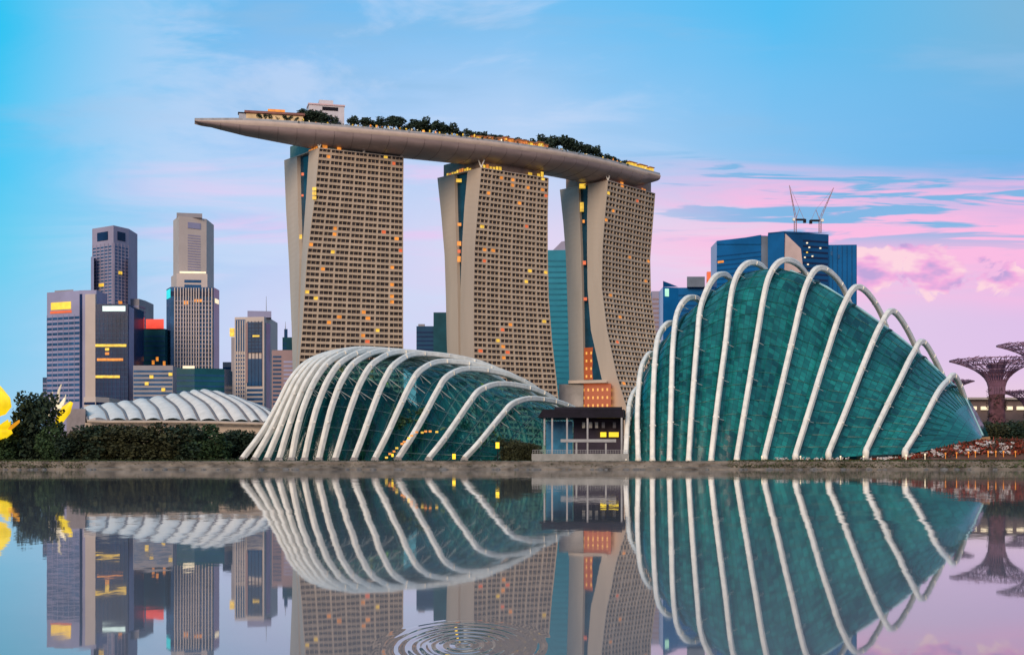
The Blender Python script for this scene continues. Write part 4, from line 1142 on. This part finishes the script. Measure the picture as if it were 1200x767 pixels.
# ------------------------------------------------------------------ lanterns on the left bank
M_gold = glow('golden_lantern', (1.0, .68, .012), 1.15, .35, .3)
M_gold2 = glow('amber_lantern', (1.0, .40, .02), 1.0, .4, .3)
lx = -9; d = 390.
lt = thing('lotus_lantern', XD(lx, d)+Vector((0, 0, GZ)), 'big glowing yellow lotus lantern cut by the left edge', 'lantern')
c_ = XD(lx, d)
b = MB(); zb = ZP(490, d); zt = ZP(446, d)
b.lathe([(.3, zb), (3.6, zb+1.2), (5.2, zb+3.4), (4.8, zb+6), (2.8, zb+8.6), (.9, zb+10.6), (.05, zt+1)], 20, c_); b.build('bulb', M_gold, lt, True)
zp = ZP(512, d)
for k in range(10):
    an = 2*math.pi*k/10+.05; u = Vector((math.cos(an), math.sin(an), 0)); v = Vector((-u.y, u.x, 0))
    rows = []
    for q in range(9):
        t = q/8; wd = 2.1*math.sin(math.pi*(t*.92+.05))**.8+.05
        cz = c_+u*(1.0+6.6*t)+Vector((0, 0, zp+3.9*t**1.6+.2))
        rows.append([cz+v*wd*s_+Vector((0, 0, .9*s_*s_)) for s_ in (-1, -.5, 0, .5, 1)])
    MB().grid(rows).build('petal', M_gold if k % 2 else M_gold2, lt, True)
b = MB().lathe([(0.1, zp-1.2), (3.5, zp-.5), (5.5, zp+1.2), (5.0, zp+2.4), (.1, zp+2.5)], 20, c_); b.build('bowl', M_gold, lt, True)
MB().tube([c_+Vector((0, 0, GZ-.3)), c_+Vector((0, 0, zp-.6))], [1.6, 1.2], 10).build('stand', M_dark, lt)
d = 401.
c_ = XD(72, d)
ln = thing('plume_lantern', c_+Vector((0, 0, GZ)), 'golden wing shaped lantern with white plumes beside the tallest dark tree', 'lantern')
def ribbon(name, pts, wds, m, par, dy=.5):
    rows = []
    pts = catmull(pts, 16)
    for k, p_ in enumerate(pts):
        t = (pts[min(k+1, 16)]-pts[max(k-1, 0)]).normalized(); s_ = Vector((t.z, 0, -t.x)).normalized()
        wd = interp(k/16, wds)
        rows.append([p_-s_*wd+Vector((0, -.05, 0)), p_-s_*wd*.6+Vector((0, -dy, 0)), p_+s_*wd*.6+Vector((0, -dy, 0)), p_+s_*wd, p_+s_*wd*.6+Vector((0, dy, 0)), p_-s_*wd*.6+Vector((0, dy, 0)), p_-s_*wd+Vector((0, -.05, 0))])
    return MB().grid(rows).build(name, m, par, True)
ribbon('wing', [P(66, 499, d), P(71, 490, d), P(77, 481, d), P(84, 471, d)], [(0, .5), (.3, 1.3), (.7, 1.5), (1, .5)], M_gold, ln)
ribbon('wing', [P(62, 482, d), P(68, 477, d), P(73, 472, d), P(76, 466, d)], [(0, .2), (.4, .8), (1, .25)], M_lit_w, ln)
M_plume = glow('pale_plume', (.85, .70, .5), .7, .3, .5)
ribbon('plume', [P(66, 480, d), P(68, 468, d), P(69, 458, d), P(72, 450, d)], [(0, .4), (.5, .45), (1, .15)], M_plume, ln, .25)
ribbon('plume', [P(64, 476, d), P(61, 470, d), P(60, 464, d), P(62, 459, d)], [(0, .3), (.5, .45), (1, .15)], M_plume, ln, .25)
ribbon('plume', [P(68, 478, d), P(73, 473, d), P(76, 468, d), P(77, 462, d)], [(0, .3), (.5, .35), (1, .12)], M_plume, ln, .25)
MB().box(P(48, 484, d), 1.6, 1, 1.1).tube([P(48, 484, d), P(64, 487, d)], .3, 5).build('side_light', M_lit_w, ln)
MB().tube([c_+Vector((-1, 0, GZ-.2)), P(66, 495, d)], [.7, .45], 8).build('stand', mat('red_stand', (.25, .03, .03), .6), ln)

# ------------------------------------------------------------------ supertrees on the right
M_super = mat('violet_steel', (.19, .095, .15), .55, .25, .3)
M_skin = mat('planted_skin', (.10, .04, .05), .9, .6, .6, bump=.5)
def supertree(px, ytop, d, rtop, label, rt=3.2, cup=13):
    base = XD(px, d)+Vector((0, 0, GZ)); zt = ZP(ytop, d)-GZ
    o = thing('steel_supertree', base, label, 'supertree')
    def prof(t):     # t: 0 neck .. 1 rim
        return rt*.9+(rtop-rt*.9)*(t**2.3*.75+t*.25*t), zt-cup+cup*(t**.72)
    tk = MB(); tk.lathe([(rt*1.35, -.3), (rt*1.1, zt*.2), (rt*.95, zt*.5), (rt*.9, zt-cup)], 20, base)
    tk.build('trunk', M_skin, o, True)
    tl = MB(); rq = random.Random(int(px)+5)
    for k in range(150):
        an = rq.uniform(0, 6.283); zz = rq.uniform(0, zt-cup*.8); r_ = rt*(1.2-.3*zz/zt)
        leaf_cloud(tl, base+Vector((r_*math.cos(an), r_*math.sin(an), zz)), .7, .7, .9, 8, .4, rq, .1)
    tl.build('trunk_planting', mat('trunk_planting', (.055, .030, .028), .9, .7, .6), o)
    rods = MB(); n = 30
    for k in range(n):
        for sgn in (1, -1):
            pts = []
            for q in range(9):
                r_, z_ = prof(q/8); an = 2*math.pi*k/n+sgn*q*.035
                pts.append(base+Vector((r_*math.cos(an), r_*math.sin(an), z_)))
            rods.tube(pts, [.22]*5+[.13]*4, 4)
    tp = rods; rr = random.Random(int(px))
    for k in range(260):
        an = rr.uniform(0, 6.283); r_ = rtop*rr.uniform(.45, 1.0)
        tp.tube([base+Vector((r_*math.cos(an), r_*math.sin(an), zt-.2)), base+Vector(((r_-1.2)*math.cos(an+.08), (r_-1.2)*math.sin(an+.08), zt+rr.uniform(.2, .9)))], .12, 4)
    rods.build('canopy_rods', M_super, o)
    rg = MB()
    for t in (.25, .45, .62, .78, .9, 1.0):
        r_, z_ = prof(t)
        rg.tube([base+Vector((r_*math.cos(2*math.pi*q/40), r_*math.sin(2*math.pi*q/40), z_)) for q in range(41)], .2, 4)
    rg.build('canopy_rings', M_super, o)
    inner = MB(); inner.lathe([(rt*.8, zt-cup-1), (rt*.75, zt-cup*.55), (rt*.9, zt-cup*.25), (rt*1.2, zt-1.2)], 20, base)
    inner.build('canopy_core', mat('canopy_core', (.10, .055, .10), .8, .4, .5), o, True)
    return o
supertree(1168, 422, 520, 17.2, 'broad purple steel supertree whose whole canopy shows right of the tall conservatory')
supertree(1222, 404, 545, 17.5, 'purple steel supertree whose canopy is cut by the right edge')
supertree(1106, 447, 610, 13.0, 'small hazy supertree half hidden by the last rib of the tall conservatory', 2.4, 10)
supertree(1207, 459, 600, 12.0, 'low far supertree canopy at the right edge below the broad one', 2.4, 9)
# trees and pale hall behind them
d = 540.
hh = thing('garden_hall', XD(1130, 640)+Vector((0, 0, GZ)), 'long low garden hall with pale roof edge behind the supertrees', 'hall')
MB().prism([XD(1090, 640), XD(1230, 640), XD(1230, 680), XD(1090, 680)], GZ, ZP(468, 640)).build('wall', mat('hall_dark', (.10, .07, .07), .8, .3, .1), hh)
MB().prism([XD(1088, 638), XD(1232, 638), XD(1232, 682), XD(1088, 682)], ZP(468, 640), ZP(465.5, 640)).build('roof', mat('hall_roof', (.35, .30, .28), .7), hh)
for k in range(7): MB().box(XD(1112+k*14, 639.2)+Vector((0, 0, ZP(478, 640))), 3.4, 1.2, 1.6).build('lit_window', M_lit_w, hh)
for px, h, dd in ((1108, 12, 470), (1122, 11, 455), (1135, 13, 462), (1148, 14, 470), (1160, 12, 455), (1173, 13, 465), (1186, 12, 458), (1198, 14, 470), (1210, 13, 462)):
    put_tree(px, dd, h*.8, 'dark bushy tree in the thicket below the supertrees', 'trees below the supertrees', z=GZ+3.5, wscale=1.2)
for px, h, dd in ((596, 6.5, 393), (606, 5.5, 391), (617, 5.5, 392), (626, 5, 393)):
    put_tree(px, dd, h, 'brownish shrub between the low conservatory and the pavilion plinth', 'shrubs beside the pavilion', 1, 'shrub', wscale=1.0)

# ------------------------------------------------------------------ bank details
def lamp(px, yb, yl, d, lab, sz=1.0):
    b = P(px, yb, d); b.z = GZ; t = P(px, yl, d)
    o = thing('lamp_post', b, lab, 'lamp post')
    MB().tube([b, Vector((b.x, b.y, t.z+1.2))], [.14, .09], 6).build('post', M_dark, o)
    MB().box(Vector((b.x, b.y-.1, t.z)), .9*sz, .7*sz, 1.5*sz).build('lantern', glow('lamp_yellow', (1, .62, .02), 1.6, .1), o)
    MB().box(Vector((b.x, b.y-.1, t.z+.85*sz)), 1.1*sz, .9*sz, .16).build('cap', M_dark, o)
lamp(583, 540, 521.5, 388, 'lamp post with a yellow lantern right of the last leaning rib', 1.15)
lamp(532, 540, 534.5, 388, 'short bollard lamp glowing at the foot of the leaning ribs', 1.0)
lamp(460, 540, 533, 388, 'small bollard lamp glowing between two ribs of the low conservatory', .6)
for px in (893, 938, 985, 1012, 1062, 1084, 1108, 1121, 1135, 1143, 1158, 1167, 1176, 1190):
    b = XD(px, 387.6); b.z = GZ+.2+interp(px, [(985, 0), (1040, .1), (1150, 1.4), (1330, 1.5)])
    o = MB().tube([b-Vector((0, 0, .4)), b+Vector((0, 0, .9))], .1, 6).tube([b+Vector((0, 0, .9)), b+Vector((0, 0, 1.35))], [.26, .2], 8).build('bollard_lamp', M_lit_o if px > 1100 else M_lit_w)
    tag(o, 'small warm bollard lamp among the plants on the right bank', 'lamp', 'bollard lamps on the right bank')
# orange lit planting frame inside the low conservatory
fr = thing('light_garland', P(500, 535, 404), 'string of orange lights climbing behind the panes of the low conservatory', 'lights')
fr.location.z = GZ
pts = [P(458, 536, 404), P(468, 527, 404), P(481, 516, 404), P(490, 509, 404), P(500, 507, 404), P(514, 508, 404)]
for k, q in enumerate(resample(catmull(pts, 40), 12)):
    MB().box(q+Vector((random.uniform(-.3, .3), -13.5+0*k, random.uniform(-.3, .3))), .8, .5, .55).build('bulb', M_lit_o if k % 3 else M_lit_y, fr)
# low turf strip on the bank and flower beds
tf = MB(); rnd = random.Random(9)
def tufts(mb, pxa, pxb, n, dlo, dhi, size, zf):
    for _ in range(n):
        px = rnd.uniform(pxa, pxb); d_ = rnd.uniform(dlo, dhi); p_ = XD(px, d_); p_.z = zf(px, d_)
        for q in range(3):
            a = Vector((rnd.uniform(-1, 1), rnd.uniform(-1, 1), rnd.uniform(.1, 1))).normalized()*size*rnd.uniform(.5, 1.2)
            s_ = Vector((a.y, -a.x, rnd.uniform(-.2, .2)))*.4
            o_ = Vector((rnd.uniform(-size, size), rnd.uniform(-size, size), 0))
            mb.face(p_+o_-s_, p_+o_+s_, p_+o_+a+s_*.3, p_+o_+a-s_*.3)
bz = lambda px, d_: interp(d_, [(380.3, .3), (381, .9), (381.6, 1.6), (382, 2.3), (386, 2.42)])
tufts(tf, 855, 1215, 4200, 380.6, 386, .5, bz); tufts(tf, -30, 100, 1500, 380.5, 386, .5, bz); tufts(tf, 300, 855, 1100, 380.8, 384, .35, bz); tufts(tf, 100, 300, 600, 381.5, 387, .45, bz)
tag(tf.build('bank_grass', mat('bank_grass', (.055, .075, .018), .9, .5, .3)), 'rough grass on the bank slope', 'grass', kind='stuff')
tz = lambda px, d_: GZ+.1+interp(px, [(985, 0), (1040, .4), (1090, 3.4), (1150, 6.4), (1330, 6.6)])*interp(d_, [(386, .1), (388, .25), (394, .6), (402, 1)])
fl = MB(); 
for k in range(62):
    px = rnd.uniform(1030, 1192); d_ = rnd.uniform(388, 398); p_ = XD(px, d_); p_.z = tz(px, d_)+.5
    r_ = rnd.uniform(.35, .85); leaf_cloud(fl, p_, r_*1.3, r_, r_*.7, 22, .3, rnd, .1)
for k in range(26):
    px = rnd.uniform(900, 1040); p_ = XD(px, rnd.uniform(386, 388)); p_.z = GZ+.7; leaf_cloud(fl, p_, .6, .5, .45, 16, .25, rnd, .1)
tag(fl.build('white_flower_bed', mat('white_petals', (.62, .55, .52), .8, .2, .5)), 'white flowers scattered on the terrace at the foot of the tall conservatory', 'flowers', kind='stuff')
fl = MB(); tufts(fl, 1020, 1215, 1100, 388, 402, .9, lambda px, d_: tz(px, d_)); tufts(fl, 890, 1020, 120, 386, 389, .4, lambda px, d_: GZ+.2)
tag(fl.build('red_flower_bed', mat('red_plants', (.30, .055, .03), .8, .5, .3)), 'red brown plants on the terrace below the glass tip', 'plants', kind='stuff')
fl = MB(); tufts(fl, 870, 1215, 900, 385.5, 389, .6, lambda px, d_: GZ+.05); tufts(fl, 1040, 1215, 700, 388, 402, .8, lambda px, d_: tz(px, d_))
tufts(fl, -25, 290, 900, 389, 393, 1.0, lambda px, d_: GZ); tufts(fl, 285, 625, 500, 385, 388, .45, lambda px, d_: GZ+.05)
tag(fl.build('low_shrubbery', mat('low_shrub', (.03, .045, .02), .9, .5, .3)), 'low dark shrubs along the top of the bank and below both conservatories', 'shrubs', kind='stuff')
# amber lit kiosk at the glass tip
ks = thing('amber_kiosk', XD(1154, 404)+Vector((0, 0, GZ+4)), 'small amber lit kiosk at the right tip of the tall conservatory', 'kiosk')
MB().prism([XD(1147, 402), XD(1159, 402), XD(1159, 408), XD(1147, 408)], GZ+3.5, ZP(516, 403)).build('wall', glow('amber_kiosk', (.75, .26, .04), .8, .5, .4), ks)
MB().hexa([P(1145, 516, 401), P(1161, 516, 401), P(1161, 516, 409), P(1145, 516, 409)], [P(1151, 512, 403), P(1160, 511, 403), P(1160, 511, 407), P(1151, 512, 407)]).build('roof', mat('ochre_roof', (.35, .16, .05), .7), ks)
# terrace wall on the far right
tw = MB(); tw.prism([XD(1150, 406), XD(1240, 404), XD(1240, 406), XD(1150, 408)], GZ+3, ZP(522, 405))
tag(tw.build('terrace_wall', mat('red_brick_wall', (.20, .07, .06), .85, .3, .5)), 'low red brown retaining wall on the terrace below the supertrees', 'wall')
# boulders along the waterline
bp = None
for k in range(70):
    px = random.uniform(-20, 1220)
    if bp is None:
        mb = MB(); ic = []
        prof = [(.05, -.5), (.7, -.35), (1, 0), (.75, .4), (.3, .6), (.02, .65)]
        mb.lathe(prof, 9); mb.v = [v+Vector((random.uniform(-.14, .14), random.uniform(-.14, .14), random.uniform(-.1, .1))) for v in mb.v]
        o = bp = mb.build('boulder', mat('boulder_stone', (.15, .135, .12), .9, .4, .8, bump=.5))
    else:
        o = bp.copy(); col.objects.link(o)
    s_ = random.uniform(.35, .9)
    o.location = XD(px, SHORE+random.uniform(-.5, .35))+Vector((0, 0, .05)); o.scale = (s_*1.5, s_, s_*.8); o.rotation_euler.z = random.uniform(0, 6)
    tag(o, 'grey boulder lying along the waterline of the bank', 'boulder', 'boulders at the waterline')
for k in range(3):
    if not used[k]:
        for ch in list(protos[k].children): bpy.data.objects.remove(ch)
        bpy.data.objects.remove(protos[k])
